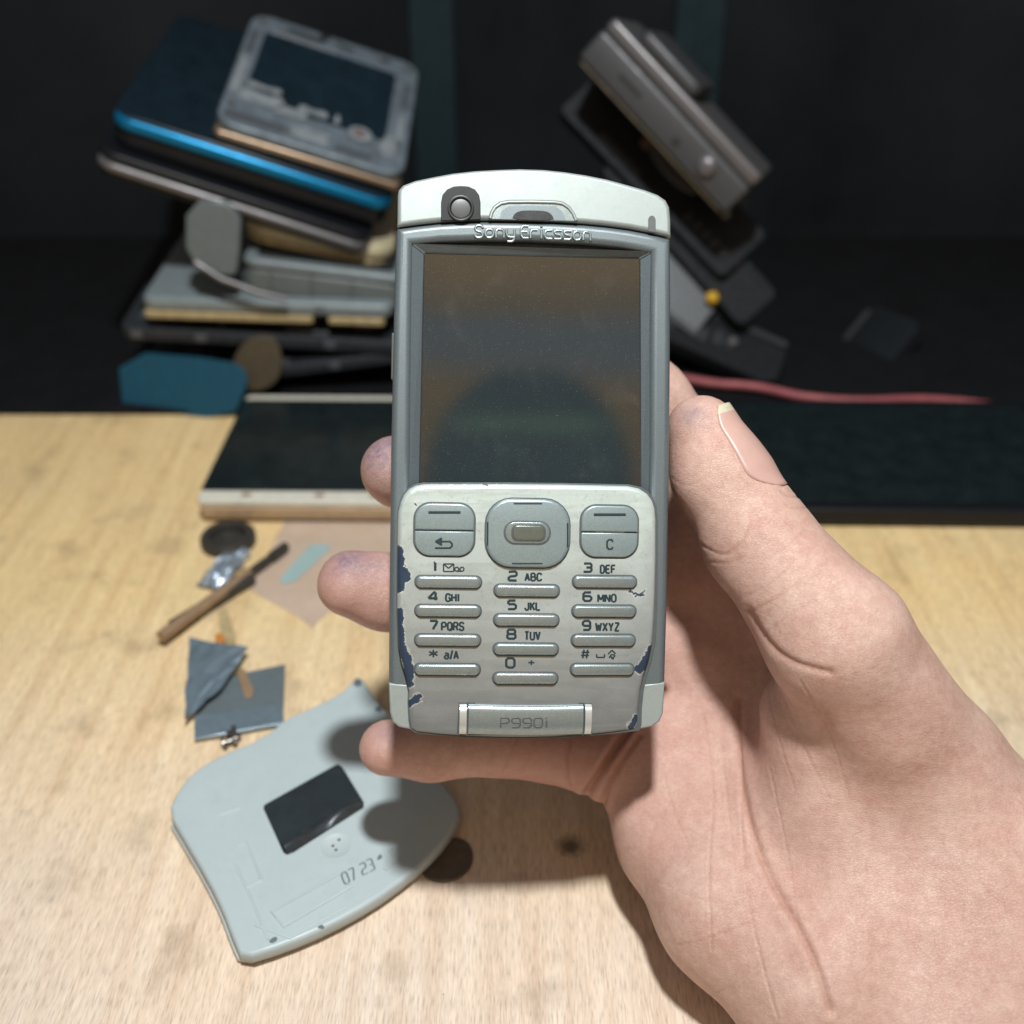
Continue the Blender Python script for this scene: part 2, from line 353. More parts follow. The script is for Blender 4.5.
def skin_mat():
    m, nt, b = nodes('skin'); L = nt.links
    tc = N(nt, 'ShaderNodeTexCoord'); obj = tc.outputs['Object']
    at_ = N(nt, 'ShaderNodeAttribute', attribute_name='tint'); sp = N(nt, 'ShaderNodeSeparateColor'); L.new(at_.outputs['Color'], sp.inputs[0])
    n1 = N(nt, 'ShaderNodeTexNoise', i_Scale=.9, i_Detail=6.0, i_Roughness=.6); L.new(obj, n1.inputs['Vector'])
    n2 = N(nt, 'ShaderNodeTexNoise', i_Scale=5., i_Detail=5.0, i_Roughness=.7); L.new(obj, n2.inputs['Vector'])
    c = ramp(nt, n1.outputs['Fac'], [(.3, (.50, .305, .25)), (.5, (.56, .37, .31)), (.7, (.61, .43, .365))])
    c = mixc(nt, 1, c, ramp(nt, n2.outputs['Fac'], [(.3, (.88, .82, .82)), (.7, (1.08, 1.09, 1.08))]), 'MULTIPLY')
    nb_ = N(nt, 'ShaderNodeTexNoise', i_Scale=1.7, i_Detail=5.0, i_Roughness=.7); L.new(obj, nb_.inputs['Vector'])
    c = mixc(nt, ramp(nt, nb_.outputs['Fac'], [(.50, 0.), (.74, .30)]), c, (.52, .26, .225))
    nc_ = N(nt, 'ShaderNodeTexNoise', i_Scale=16., i_Detail=4.0, i_Roughness=.7); L.new(obj, nc_.inputs['Vector'])
    c = mixc(nt, 1, c, ramp(nt, nc_.outputs['Fac'], [(.32, (.95, .92, .915)), (.66, (1.05, 1.06, 1.06))]), 'MULTIPLY')
    c = mixc(nt, math_n(nt, 'MULTIPLY', sp.outputs[0], .8), c, (.48, .235, .20))          # flushed fingertips
    c = mixc(nt, math_n(nt, 'MULTIPLY', sp.outputs[1], .42), c, (.34, .15, .10))        # creases
    n3 = N(nt, 'ShaderNodeTexNoise', i_Scale=7., i_Detail=6.0, i_Roughness=.8); L.new(obj, n3.inputs['Vector'])
    c = mixc(nt, math_n(nt, 'MULTIPLY', sp.outputs[2], ramp(nt, n3.outputs['Fac'], [(.36, .35), (.60, .95)])), c, (.15, .125, .18))   # ink and grease stains
    L.new(c, b.inputs['Base Color'])
    b.inputs['Subsurface Weight'].default_value = .10; b.inputs['Subsurface Radius'].default_value = (.35, .12, .07); b.inputs['Subsurface Scale'].default_value = .35
    L.new(ramp(nt, n2.outputs['Fac'], [(.3, .46), (.7, .36)]), b.inputs['Roughness']); b.inputs['Specular IOR Level'].default_value = .4
    # skin relief: cells, fine parallel ridges, broad wrinkles
    vo = N(nt, 'ShaderNodeTexVoronoi', i_Scale=11., feature='DISTANCE_TO_EDGE')
    wr = N(nt, 'ShaderNodeMapping'); L.new(obj, wr.inputs['Vector']); wr.inputs['Scale'].default_value = (1.0, 2.2, 1.0); wr.inputs['Rotation'].default_value = (R(20), R(10), R(-40))
    L.new(wr.outputs[0], vo.inputs['Vector'])
    wv = N(nt, 'ShaderNodeTexWave', i_Scale=9., i_Distortion=6.0, i_Detail=2.0); wv.inputs['Detail Scale'].default_value = .8; L.new(wr.outputs[0], wv.inputs['Vector'])
    wb = N(nt, 'ShaderNodeTexNoise', i_Scale=2.2, i_Detail=6.0, i_Roughness=.6, i_Distortion=.6); L.new(wr.outputs[0], wb.inputs['Vector'])
    h = math_n(nt, 'ADD', math_n(nt, 'MULTIPLY', ramp(nt, vo.outputs[0], [(0., 0.), (.12, 1.)]), .35), math_n(nt, 'MULTIPLY', wv.outputs['Fac'], .22))
    h = math_n(nt, 'ADD', h, math_n(nt, 'MULTIPLY', wb.outputs['Fac'], 1.3))
    hf = N(nt, 'ShaderNodeTexNoise', i_Scale=26., i_Detail=4.0, i_Roughness=.7); L.new(obj, hf.inputs['Vector'])
    h = math_n(nt, 'ADD', h, math_n(nt, 'MULTIPLY', hf.outputs['Fac'], .45))
    bp = N(nt, 'ShaderNodeBump', i_Strength=.62, i_Distance=.02); L.new(h, bp.inputs['Height']); L.new(bp.outputs[0], b.inputs['Normal'])
    return m
M['skin'] = skin_mat()

# ------------------------------------------------------------------ stroke lettering
def G(s):
    out = []
    for part in s.split(';'):
        pts = []
        for p in part.split():
            x, y = p.split(','); pts.append((float(x), float(y)))
        out.append(pts)
    return out
GL = {
 '0': '.2,0 .8,0 1,.2 1,.8 .8,1 .2,1 0,.8 0,.2 .2,0', '1': '.35,.95 .65,1 .65,0',
 '2': '0,.95 .8,1 1,.85 1,.6 .8,.5 .2,.45 0,.3 0,.02 1,0', '3': '.05,1 .85,1 1,.85 1,.62 .85,.52 .35,.52;.85,.52 1,.38 1,.15 .85,0 0,0',
 '4': '.78,0 .78,1 .6,1 0,.25 1,.25', '5': '.95,1 .05,1 .05,.58 .8,.58 1,.42 1,.15 .8,0 0,0',
 '6': '.95,1 .2,1 0,.8 0,.2 .2,0 .8,0 1,.18 1,.4 .8,.56 0,.56', '7': '0,1 1,1 .95,.8 .4,0',
 '8': '.2,.52 .8,.52 .95,.66 .95,.88 .8,1 .2,1 .05,.88 .05,.66 .2,.52 0,.38 0,.14 .2,0 .8,0 1,.14 1,.38 .8,.52',
 '9': '.05,0 .8,0 1,.2 1,.8 .8,1 .2,1 0,.82 0,.6 .2,.46 1,.46',
 'A': '0,0 .5,1 1,0;.2,.32 .8,.32', 'B': '0,0 0,1 .7,1 .92,.85 .92,.65 .7,.53 0,.53;.7,.53 1,.38 1,.15 .75,0 0,0',
 'C': '1,.75 .95,.9 .7,1 .3,1 .05,.85 0,.6 0,.4 .05,.15 .3,0 .7,0 .95,.1 1,.25', 'D': '0,0 0,1 .6,1 .9,.85 1,.6 1,.4 .9,.15 .6,0 0,0',
 'E': '1,1 0,1 0,0 1,0;0,.52 .85,.52', 'F': '1,1 0,1 0,0;0,.52 .85,.52',
 'G': '1,.75 .9,.93 .7,1 .3,1 .05,.85 0,.6 0,.4 .05,.15 .3,0 .7,0 1,.12 1,.48 .6,.48', 'H': '0,0 0,1;1,0 1,1;0,.52 1,.52',
 'I': '.5,0 .5,1', 'J': '.9,1 .9,.2 .7,0 .3,0 .05,.15 .05,.3', 'K': '0,0 0,1;1,1 0,.4;.35,.6 1,0', 'L': '0,1 0,0 1,0',
 'M': '0,0 0,1 .5,.25 1,1 1,0', 'N': '0,0 0,1 1,0 1,1', 'O': '.3,0 .7,0 .95,.15 1,.4 1,.6 .95,.85 .7,1 .3,1 .05,.85 0,.6 0,.4 .05,.15 .3,0',
 'P': '0,0 0,1 .75,1 1,.85 1,.6 .75,.45 0,.45', 'Q': '.3,0 .7,0 .95,.15 1,.4 1,.6 .95,.85 .7,1 .3,1 .05,.85 0,.6 0,.4 .05,.15 .3,0;.6,.25 1,-.05',
 'R': '0,0 0,1 .75,1 1,.85 1,.65 .75,.5 0,.5;.6,.5 1,0', 'S': '1,.78 .9,.93 .65,1 .3,1 .05,.88 .05,.65 .25,.53 .75,.47 .97,.33 .97,.12 .72,0 .3,0 .05,.1 0,.25',
 'T': '0,1 1,1;.5,1 .5,0', 'U': '0,1 0,.2 .25,0 .75,0 1,.2 1,1', 'V': '0,1 .5,0 1,1', 'W': '0,1 .25,0 .5,.8 .75,0 1,1',
 'X': '0,0 1,1;0,1 1,0', 'Y': '0,1 .5,.5 1,1;.5,.5 .5,0', 'Z': '0,1 1,1 0,0 1,0', 'a': '.1,.7 .8,.7 .95,.6 .95,0 .2,0 0,.12 0,.28 .2,.4 .95,.4',
 '/': '0,-.1 1,1.1', '+': '.5,.1 .5,.9;0,.5 1,.5', '*': '.5,0 .5,1;0,.25 1,.75;0,.75 1,.25', '#': '.2,0 .35,1;.65,0 .8,1;0,.33 .95,.33;.05,.68 1,.68',
 '_': '0,.7 0,0 1,0 1,.7',
 'o': '.25,0 .75,0 1,.2 1,.5 .75,.7 .25,.7 0,.5 0,.2 .25,0', 'n': '0,0 0,.7 .75,.7 1,.5 1,0', 'y': '0,.7 0,.25 .25,.05 1,.05;1,.7 1,-.1 .75,-.3 .1,-.3',
 'r': '0,0 0,.7 .9,.7', 'i': '.5,0 .5,.7;.5,.95 .5,1.02', 'c': '1,.7 .25,.7 0,.5 0,.2 .25,0 1,0', 's': '1,.7 .15,.7 0,.58 .12,.38 .88,.34 1,.14 .85,0 0,0',
 'e_': '1,0 .25,0 0,.2 0,.5 .25,.7 .75,.7 1,.5 1,.35 0,.35',
}
def glyph_lines(ch, x0, y0, x1, y1):
    """screen style box: (x0,y0) top left, (x1,y1) bottom right in pixels"""
    return [[(x0+(x1-x0)*a, y1+(y0-y1)*b) for a, b in pl] for pl in G(GL[ch])]
def word_lines(txt, x0, y0, x1, y1, gap=.28):
    wid = {'I': .3, 'i': .3, '1': .6, '/': .55, 'M': 1.25, 'W': 1.3, '+': .9}
    ws = [wid.get(c, 1.) for c in txt]; tot = sum(ws)+gap*(len(txt)-1); u = (x1-x0)/tot
    out = []; x = x0
    for c, w in zip(txt, ws):
        if c != ' ': out += glyph_lines(c, x, y0, x+w*u, y1)
        x += (w+gap)*u
    return out
def split_sharp(lines, lim=70):
    out = []
    for l in lines:
        cur = [l[0]]
        for i in range(1, len(l)):
            cur.append(l[i])
            if i < len(l)-1:
                a = Vector((l[i][0]-l[i-1][0], l[i][1]-l[i-1][1])); b = Vector((l[i+1][0]-l[i][0], l[i+1][1]-l[i][1]))
                if a.length > 1e-6 and b.length > 1e-6 and a.angle(b) > R(lim): out.append(cur); cur = [l[i]]
        out.append(cur)
    return out
def to_ph(lines, z): return [[ph(a, b, z) for a, b in l] for l in lines]

# ================================================================== THE HELD PHONE
phone = empty('mobile_phone', M=Mp)
tag(phone, 'old silver keypad phone with chipped keypad flip held upright in the hand', 'phone')

outer = [(397.6, 196), (398.5, 190), (403, 185), (415, 180.5), (434, 176.5), (453, 173), (475, 170.6), (497, 169.4), (520, 168.6), (544, 169.4), (565, 171.6), (585, 174.6), (607, 179), (629, 185),
         (645, 189.6), (658, 194.5), (666, 200), (669.5, 207), (670.8, 220), (671.5, 300), (670.5, 450), (668, 600), (665.3, 690), (663.5, 714), (660, 722), (652, 727.5), (640, 730), (585, 733),
         (526, 734), (468, 733.5), (410, 730.5), (398, 727.5), (392, 722), (389.6, 712), (388.6, 690), (389.2, 600), (391, 450), (394, 300), (396.4, 230)]
O = phl(outer)
seam = [(397.2, 227), (418, 224.2), (438.6, 222), (460, 220.7), (482.5, 220), (520.6, 220.4), (555, 221.4), (585, 223.2), (607, 225.3), (629, 228.2), (650, 232.2), (670.9, 237.6)]
itop0, itop1 = 0, 18            # cap points 0..18 of the outline
def inset_poly(pts, d):
    # simple inward offset about the centroid, per axis
    xs = [p[0] for p in pts]; ys = [p[1] for p in pts]
    cx, cy = (min(xs)+max(xs))/2, (min(ys)+max(ys))/2; sx = 1-2*d/(max(xs)-min(xs)); sy = 1-2*d/(max(ys)-min(ys))
    return [(cx+(x-cx)*sx, cy+(y-cy)*sy) for x, y in pts]
plate('back_shell', inset_poly(O, .02), -2.15, -.30, M['shell'], phone, bevel=.45, bres=5)
plate('side_band', inset_poly(O, .05), -.34, -.24, M['groove'], phone, bevel=.02)

# main frame below the seam, with the screen opening
low = phl([(a, b+.7) for a, b in seam]) + phl(outer[19:27]) + phl(outer[27:])
low_outline = low[:-1] if abs(low[-1][1]-low[0][1]) < .02 else low
hole = phl([(413, 244), (440, 241.8), (482, 240.5), (530, 240.8), (585, 243.6), (620, 247.2), (651, 252.4), (650.5, 300), (650, 450), (649, 520), (410, 520), (410.5, 450), (412, 300)])
plate('front_frame', low_outline, -.30, 0, M['frame'], phone, bevel=.145, holes=[hole], bres=5)
# top cap with openings for camera and earpiece
cam_hole = phl([(441, 221.6), (441, 203), (442.5, 195.5), (447, 190), (453.5, 187), (461, 186.3), (468.5, 187), (475, 190), (479, 195.5), (480.5, 203), (480.5, 220.2)])
cap_out = phl(outer[0:19]) + phl([(670.9, 236.6)]) + phl([(a, b-.4) for a, b in seam[::-1]][1:])
ear_pts = [(489, 219.4), (490.5, 213), (494, 207), (500, 202.8), (508, 201.2), (530, 201.0), (555, 201.6), (563, 203), (569.5, 207.5), (574, 214), (577, 221.6)]
plate('top_cap', cap_out, -.26, .03, M['cap'], phone, bevel=.09, bres=5)
# camera window
cw = plate('camera_window', cam_hole, .0, .045, M['black_plastic'], phone, bevel=.015)
c = ph(460.8, 208.5, .05); rad = .19
for nm, prof, mm in (('lens_ring', [(.27, 0), (.27, .016), (.25, .022), (.22, .02), (.20, .008), (.20, 0)], M['black_plastic']),
                     ('lens', [(.19, 0), (.19, .004), (.15, .008), (.08, .011), (.02, .012)], M['lens_mid'])):
    link(nm, lathe_mesh(prof, 32), mm, cw, Matrix.Translation((c[0], c[1], .046)))
# earpiece: raised rim, sunken floor, dark slot
ep = plate('earpiece', phl(ear_pts), .02, .040, M['key'], phone, bevel=.008)
tubes('earpiece_rim', [phl([(a*.972+532*.028, b*.9+21.6) for a, b in ear_pts])], .032, M['cap'], ep, 1., .046)
tubes('earpiece_outline', [phl(ear_pts)], .016, M['groove'], ep, 1., .036)
plate('sound_slot', phl(chaikin([(512, 220.2), (513.5, 215), (519, 211.5), (530, 211), (546, 211.5), (552, 215.5), (554, 221.2)], 1)), .0405, .052, M['dark_gap'], ep, bevel=.004)
plate('inner_rim', phl([(499, 219.6), (502, 211), (509, 206.5), (530, 206), (556, 207), (562, 212), (566, 221)]), .036, .0402, M['frame'], ep, bevel=.001)
plate('indicator_window', phl([(647.8, 231.6), (647.8, 220), (649, 217), (651.6, 215.8), (654, 217), (655.4, 220), (655.4, 232.8)]), .02, .036, M['groove'], phone, bevel=.006)
# embossed maker's lettering along the arched rail
def arch(x): return 237.4 + .0006*(x-505)**2*.42 + (x-474)*.012
def arch_word(txt, x0, x1, h):
    out = []
    for l in word_lines(txt, x0, -h, x1, 0, .34): out.append([(a, arch(a)+b) for a, b in l])
    return out
lg = to_ph([chaikin(l, 1, False) for l in arch_word('Sony', 475, 514.5, 12) + arch_word('Ericsson', 521, 590.5, 12)], 0)
tubes('embossed_lettering', lg, .028, M['key'], phone, .8, .004)
# screen and its sloping bezel
scr = [(424, 253.2), (640, 258.4), (640.8, 500), (419.2, 500)]
hol4 = [(411, 242.5), (653, 250.5), (651.5, 515), (408.5, 515)]
bm = bmesh.new()
a4 = [bm.verts.new((*ph(*p), -.07)) for p in hol4]; b4 = [bm.verts.new((*ph(*p, -.23), -.23)) for p in scr]
for k in range(4): bm.faces.new((a4[k], a4[(k+1) % 4], b4[(k+1) % 4], b4[k]))
bmesh.ops.recalc_face_normals(bm, faces=bm.faces)
bmesh.ops.bevel(bm, geom=[e for e in bm.edges if len(e.link_faces) == 2], offset=.03, segments=2, affect='EDGES')
me = bpy.data.meshes.new('bz'); bm.to_mesh(me); bm.free()
if me.polygons[0].normal.z < 0: me.flip_normals()
link('screen_bezel', me, M['frame'], phone)
so = phl(scr, -.22)
s_ = plate('screen', so, -.26, -.222, M['screen'], phone, bevel=.006)
tubes('screen_gasket', [so], .016, M['dark_gap'], s_, 1, -.222, True)
# pale corner caps at the foot of the body
for pts in ([(388.6, 683), (410, 684.5), (411, 729.6), (399, 727.4), (392.4, 722), (389.8, 712)], [(636, 684.8), (665.2, 682.2), (663.2, 714), (659.6, 721.8), (652, 727), (634, 730.2)]):
    plate('corner_cap', phl(pts, .012), -.27, .012, M['cap'], phone, bevel=.05, bres=3)
    mid = ((pts[0][0]+pts[1][0])/2)
bt = plate('side_button', rrect(-.06, -.5, .06, .5, .055), -.1, .1, M['shell'], phone, bevel=.04)
x_, y_ = ph(393.2, 350); bt.matrix_local = Matrix.Translation((x_+.03, y_, -.9)) @ Matrix.Rotation(R(90), 4, 'Y')

# ---- keypad flip
ZF = .40
flip_pts = [(397.6, 522.7), (398.2, 512), (400.5, 502), (404, 494.5), (409, 489), (416, 485.4), (424, 484), (497, 483.8), (560, 484.4), (628, 485.8), (640, 488.4), (648, 493.6), (653, 500), (655.8, 508), (657, 520), (657.2, 560),
            (656.4, 610), (655, 642), (651.5, 660), (646.5, 676), (643, 692), (641.2, 710), (640.8, 727), (638.6, 733), (612, 736.2), (585, 738.4), (555, 740), (526, 740.6), (497, 740.4), (468, 739.6), (440, 737.8), (416, 735.4), (411, 732),
            (409, 722), (408, 704), (408.5, 693), (405, 677), (400.6, 662), (398, 646), (397, 610), (397, 565)]
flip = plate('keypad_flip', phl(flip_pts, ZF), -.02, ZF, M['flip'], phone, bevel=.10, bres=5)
# the flip's face is gently convex: slice it finely, then bend it and everything on it
bm = bmesh.new(); bm.from_mesh(flip.data)
ys_ = [p[1] for p in phl(flip_pts, ZF)]; YT, YB = max(ys_), min(ys_); xs_ = [p[0] for p in phl(flip_pts, ZF)]; XC, XH = (max(xs_)+min(xs_))/2, (max(xs_)-min(xs_))/2
for k in range(1, 26):
    bmesh.ops.bisect_plane(bm, geom=bm.verts[:]+bm.edges[:]+bm.faces[:], plane_co=(0, YB+(YT-YB)*k/26, 0), plane_no=(0, 1, 0))
for k in range(1, 14):
    bmesh.ops.bisect_plane(bm, geom=bm.verts[:]+bm.edges[:]+bm.faces[:], plane_co=(XC+XH*(k/7-1), 0, 0), plane_no=(1, 0, 0))
bm.to_mesh(flip.data); bm.free(); smooth_angle(flip.data, 35)
def bend(o):
    for v in o.data.vertices:
        w_ = o.matrix_local @ v.co if o.matrix_local.translation.length else v.co
        t = min(max((YT-w_.y)/(YT-YB), 0), 1.02); q = (w_.x-XC)/XH
        v.co.z -= .30*t*t + .05*q*q + .025*max(q, 0)**3 - .02
plate('flip_gap', phl([(a+(.5 if a > 526 else -.5), b+(-2.5 if b > 725 else -1.4)) for a, b in flip_pts], 0), .0, .03, M['groove'], phone, bevel=.01)
def rkey(name, x0, y0, x1, y1, r, h, m, parent=flip, bevel=.04, z=ZF, gap=True, sub=True):
    ax, ay = ph(x0, y1, z); bx, by = ph(x1, y0, z); rr = r/49.
    meshes = [plate_mesh(rrect(ax, ay, bx, by, min(rr, (by-ay)/2*.99, (bx-ax)/2*.99)), z-.02, z+h, bevel)]; ms = [m]
    if gap:
        g = .030
        meshes.append(plate_mesh(rrect(ax-g, ay-g, bx+g, by+g, min(rr+g, (by-ay)/2+g*.99)), z-.02, z+.012, .006)); ms.append(M['groove'])
    me, mm = join(meshes, ms)
    return link(name, me, mm, parent)
# number keys
cols = [((415.6, 481.0), (582.2, 611.2, 640.8, 670.6), (0, -.3, -.6, -1.)), ((494.6, 559.0), (590.8, 620.4, 649.8, 679.4), (0, -.3, -.6, -.9)), ((573.2, 636.6), (582.0, 611.6, 641.0, 670.6), (0, -.4, -.8, -1.5))]
for (x0, x1), ys, sh in cols:
    for y, s in zip(ys, sh):
        rkey('number_key', x0+s, y-5.4, x1+s, y+5.4, 5.2, .085, M['key'], bevel=.06)
# soft keys, each a pair of halves in one rounded frame
def softkey(x0, y0, x1, y1, ysp, sym, m):
    ax, ay = ph(x0, y1, ZF); bx, by = ph(x1, y0, ZF); r = 15/49.; sy = ph(x0, ysp, ZF)[1]
    def half(lo, hi, top):
        pts = [p for p in rrect(ax, ay, bx, by, r, 8)]
        g = .012
        q = []
        for p in pts:
            if top and p[1] >= sy+g: q.append(p)
            if not top and p[1] <= sy-g: q.append(p)
        if top:    # points run counter-clockwise from the right edge
            return [(bx, sy+g)] + q + [(ax, sy+g)]
        left = [p for p in q if p[0] < (ax+bx)/2]; right = [p for p in q if p[0] >= (ax+bx)/2]
        return [(ax, sy-g)] + left + right + [(bx, sy-g)]
    meshes = [plate_mesh(half(0, 0, True), ZF-.02, ZF+.07, .03), plate_mesh(half(0, 0, False), ZF-.02, ZF+.055, .03),
              plate_mesh(rrect(ax-.035, ay-.035, bx+.035, by+.035, r+.035, 8), ZF-.02, ZF+.004, .003)]
    me, mm = join(meshes, [m, m, M['groove']])
    k = link('soft_key', me, mm, flip)
    cx = (x0+x1)/2
    tubes('key_mark', to_ph([[(cx-16, y0+8.2), (cx+16, y0+8.2)]], ZF), .028, M['ink'], k, .25, ZF+.071)
    tubes('key_symbol', to_ph(sym, ZF), .020, M['ink'], k, .25, ZF+.056)
    return k
softkey(414.4, 504.2, 474.4, 555.4, 530, [[(436, 541.5), (450, 541.5), (452, 544), (452, 546), (450, 548), (435, 548)], [(442, 538), (435.5, 541.5)], [(435.5, 541.5), (442, 545)], [(441, 539.5), (441, 543.5)]], M['key_alt'])
softkey(580.6, 506.4, 638.0, 556.8, 531.8, [[(612.6, 541.6), (611.4, 539.6), (608.4, 539.6), (606.8, 541.4), (606.8, 547), (608.4, 549), (611.4, 549), (612.6, 547)]], M['key_alt'])
# navigation pad
nav = rkey('navigation_pad', 485.4, 499.8, 569.6, 566.8, 25, .10, M['key_alt'], bevel=.06)
cb = rkey('centre_button_rim', 504.8, 522.4, 549.6, 543.2, 10, .03, M['key'], nav, bevel=.02, z=ZF+.09, gap=True)
rkey('centre_button', 512.6, 525.8, 544.4, 540.0, 5, .028, M['button_dark'], nav, bevel=.02, z=ZF+.113, gap=True)
for l in ([(513.5, 503.6), (542, 503.6)], [(512, 563.6), (542.5, 563.6)], [(487.6, 522), (487.6, 545)], [(567.6, 523), (567.6, 547)]):
    tubes('pad_mark', to_ph([l], ZF+.10), .016, M['ink'], nav, .3, ZF+.101)
# printed legends
def legend(lines, r=.019): tubes('key_legend', to_ph(split_sharp(lines), ZF), r, M['ink'], flip, .12, ZF+.001)
def zc(x, y): return (380+x*.29297, 470+y*.29297)
def lg2(d, dbox, t, tbox):
    x0, y0 = zc(dbox[0], dbox[1]); x1, y1 = zc(dbox[2], dbox[3])
    legend(glyph_lines(d, x0+1, y0+1, x1-1, y1-1), .018 if d in '*#' else .026)
    if t:
        x0, y0 = zc(tbox[0], tbox[1]); x1, y1 = zc(tbox[2], tbox[3])
        legend(word_lines(t, x0+.6, y0+.6, x1-.6, y1-.6, .46), .016 if t == '+' else .0205)
lg2('1', (174, 313, 198, 348), None, None)
lg2('2', (436, 343, 470, 381), 'ABC', (494, 351, 553, 380)); lg2('3', (692, 316, 726, 351), 'DEF', (752, 324, 806, 354))
lg2('4', (162, 415, 200, 449), 'GHI', (223, 422, 272, 451)); lg2('5', (434, 443, 468, 479), 'JKL', (494, 451, 549, 481)); lg2('6', (692, 415, 726, 451), 'MNO', (744, 424, 809, 453))
lg2('7', (167, 513, 199, 549), 'PQRS', (209, 520, 288, 551)); lg2('8', (432, 543, 467, 581), 'TUV', (494, 552, 549, 583)); lg2('9', (691, 513, 723, 551), 'WXYZ', (737, 522, 821, 553))
lg2('*', (164, 613, 200, 646), 'a/A', (219, 619, 269, 649)); lg2('0', (429, 642, 464, 681), '+', (506, 648, 531, 673)); lg2('#', (686, 612, 721, 649), None, None)
e = [zc(*p) for p in ((217, 321), (252, 321), (252, 347), (217, 347), (217, 321), (234, 336), (252, 321))]
def circ(x, y, r, n=10): return [zc(x+r*math.cos(2*math.pi*k/n), y+r*math.sin(2*math.pi*k/n)) for k in range(n+1)]
legend([e, circ(262, 339, 7), circ(280, 339, 7), [zc(262, 346), zc(280, 346)]], .014)
legend([[zc(743, 632), zc(743, 643), zc(770, 643), zc(770, 632)], [zc(783, 632), zc(795, 618), zc(808, 630)], [zc(786, 645), zc(793, 634), zc(805, 634), zc(805, 640), zc(794, 648)], [zc(792, 640), zc(802, 650)]], .016)
# hinge with the model lettering
hx0, hx1 = 457, 594.6
hy0, hy1 = 704.6, 737.2
ax, ay = ph(hx0, hy1, ZF); bx, by = ph(hx1, hy0, ZF)
hg = plate('hinge_surround', [(ax, ay-.02), (bx, ay-.02), (bx-.03, by), (ax+.03, by)], ZF-.02, ZF+.006, M['groove'], flip, bevel=.003)
def barrel(name, x0, x1, ry, m, z, par, sag=.02):
    xa, yb = ph(x0, hy1-.4, ZF); xb, yt = ph(x1, hy0+1.2, ZF); n = 12
    bm = bmesh.new(); rows = []
    for k in range(n+1):
        a = math.pi*(k/n); y = (yt+yb)/2+math.cos(a)*(yt-yb)/2; h = math.sin(a)**.6*ry
        rows.append([bm.verts.new((xx, y-sag*(1-((xx-(xa+xb)/2)/((xb-xa)/2))**2), z+h)) for xx in [xa+(xb-xa)*j/10 for j in range(11)]])
    for r0, r1 in zip(rows, rows[1:]):
        for j in range(10): bm.faces.new((r0[j], r1[j], r1[j+1], r0[j+1]))
    for j in (0, 10): 
        f = [r[j] for r in rows]; bm.faces.new(f if j else f[::-1])
    bmesh.ops.recalc_face_normals(bm, faces=bm.faces)
    me = bpy.data.meshes.new('b'); bm.to_mesh(me); bm.free(); smooth_angle(me, 50)
    return link(name, me, m, par)
hb = barrel('hinge_barrel', 468.5, 584.2, .15, M['key'], ZF-.01, flip)
barrel('hinge_end', 459.4, 467.0, .19, M['chrome'], ZF-.01, flip, 0); barrel('hinge_end', 585.6, 592.6, .19, M['chrome'], ZF-.01, flip, 0)
tubes('engraved_lettering', to_ph(word_lines('P990i', 501.5, 720.2, 549, 729.6, .34), ZF+.14), .017, M['groove'], hb, .5, ZF+.141)
c = ph(608.6, 720, ZF)
bpy.context.view_layer.update()
link('screw', lathe_mesh([(.055, 0), (.055, .01), (.035, .018), (.03, .006), (.01, .004)], 16), M['chrome'], flip, Matrix.Translation((c[0], c[1], ZF-.002)))

done_ = set()
for o_ in [flip]+list(flip.children_recursive):
    if o_.data not in done_: bend(o_); done_.add(o_.data)
# ================================================================== THE HAND (signed distance field -> surface nets)
def hp(px, py, z): 
    k = (D-z)/FPX; return np.array([(px-512)*k, (512-py)*k, z])
fingers = {
 'index': [((752, 525, -4.2), 1.05), ((652, 398, -3.75), .84), ((600, 335, -3.3), .74), ((565, 290, -2.95), .66)],
 'middle': [((748, 590, -4.4), 1.0), ((560, 520, -4.5), .92), ((440, 480, -3.75), .80), ((400, 472, -2.35), .76), ((393, 470, -2.0), .72)],
 'ring': [((705, 665, -4.4), 1.0), ((560, 620, -4.3), .92), ((440, 604, -3.35), .86), ((385, 592, -2.7), .83), ((351, 584, -2.4), .77)],
 'pinky': [((668, 738, -3.9), .95), ((590, 757, -3.35), .80), ((500, 743, -3.1), .73), ((430, 748, -2.95), .72), ((388, 748, -2.85), .66)],
}
thumb = [((925, 775, -.9), 1.65), ((838, 640, .35), 1.40), ((758, 540, -.55), 1.10), ((720, 477, -.95), 1.00), ((702, 430, -1.0), .76)]
palm = [
 [((752, 525, -4.2), 1.05), ((872, 715, -2.8), 1.45), ((1010, 890, -.9), 1.9)], [((698, 450, -4.1), .85), ((690, 610, -4.5), .95)],
 [((748, 590, -4.4), 1.05), ((880, 770, -2.9), 1.45), ((1010, 930, -.8), 1.9)],
 [((705, 665, -4.4), 1.05), ((830, 820, -2.8), 1.45), ((990, 980, -.3), 1.9)],
 [((668, 738, -3.9), .98), ((750, 845, -2.55), 1.35), ((860, 960, -.8), 1.75), ((990, 1040, .2), 1.9)],
 [((640, 785, -3.3), .95), ((672, 838, -2.75), 1.2), ((727, 912, -1.25), 1.45), ((822, 990, .05), 1.65), ((960, 1060, .5), 1.85)],
 [((925, 775, -.9), 1.65), ((990, 890, -.4), 1.95)], [((822, 712, -1.05), 1.30), ((838, 800, -1.35), 1.5), ((880, 910, -.75), 1.5), ((960, 1010, .3), 1.7)],
 [((1010, 890, -.7), 1.9), ((1500, 1330, 2.6), 2.6)], [((980, 1040, .2), 1.9), ((1400, 1500, 3.4), 2.6)], [((995, 965, -.2), 2.0), ((1450, 1420, 3.), 2.8)],
]
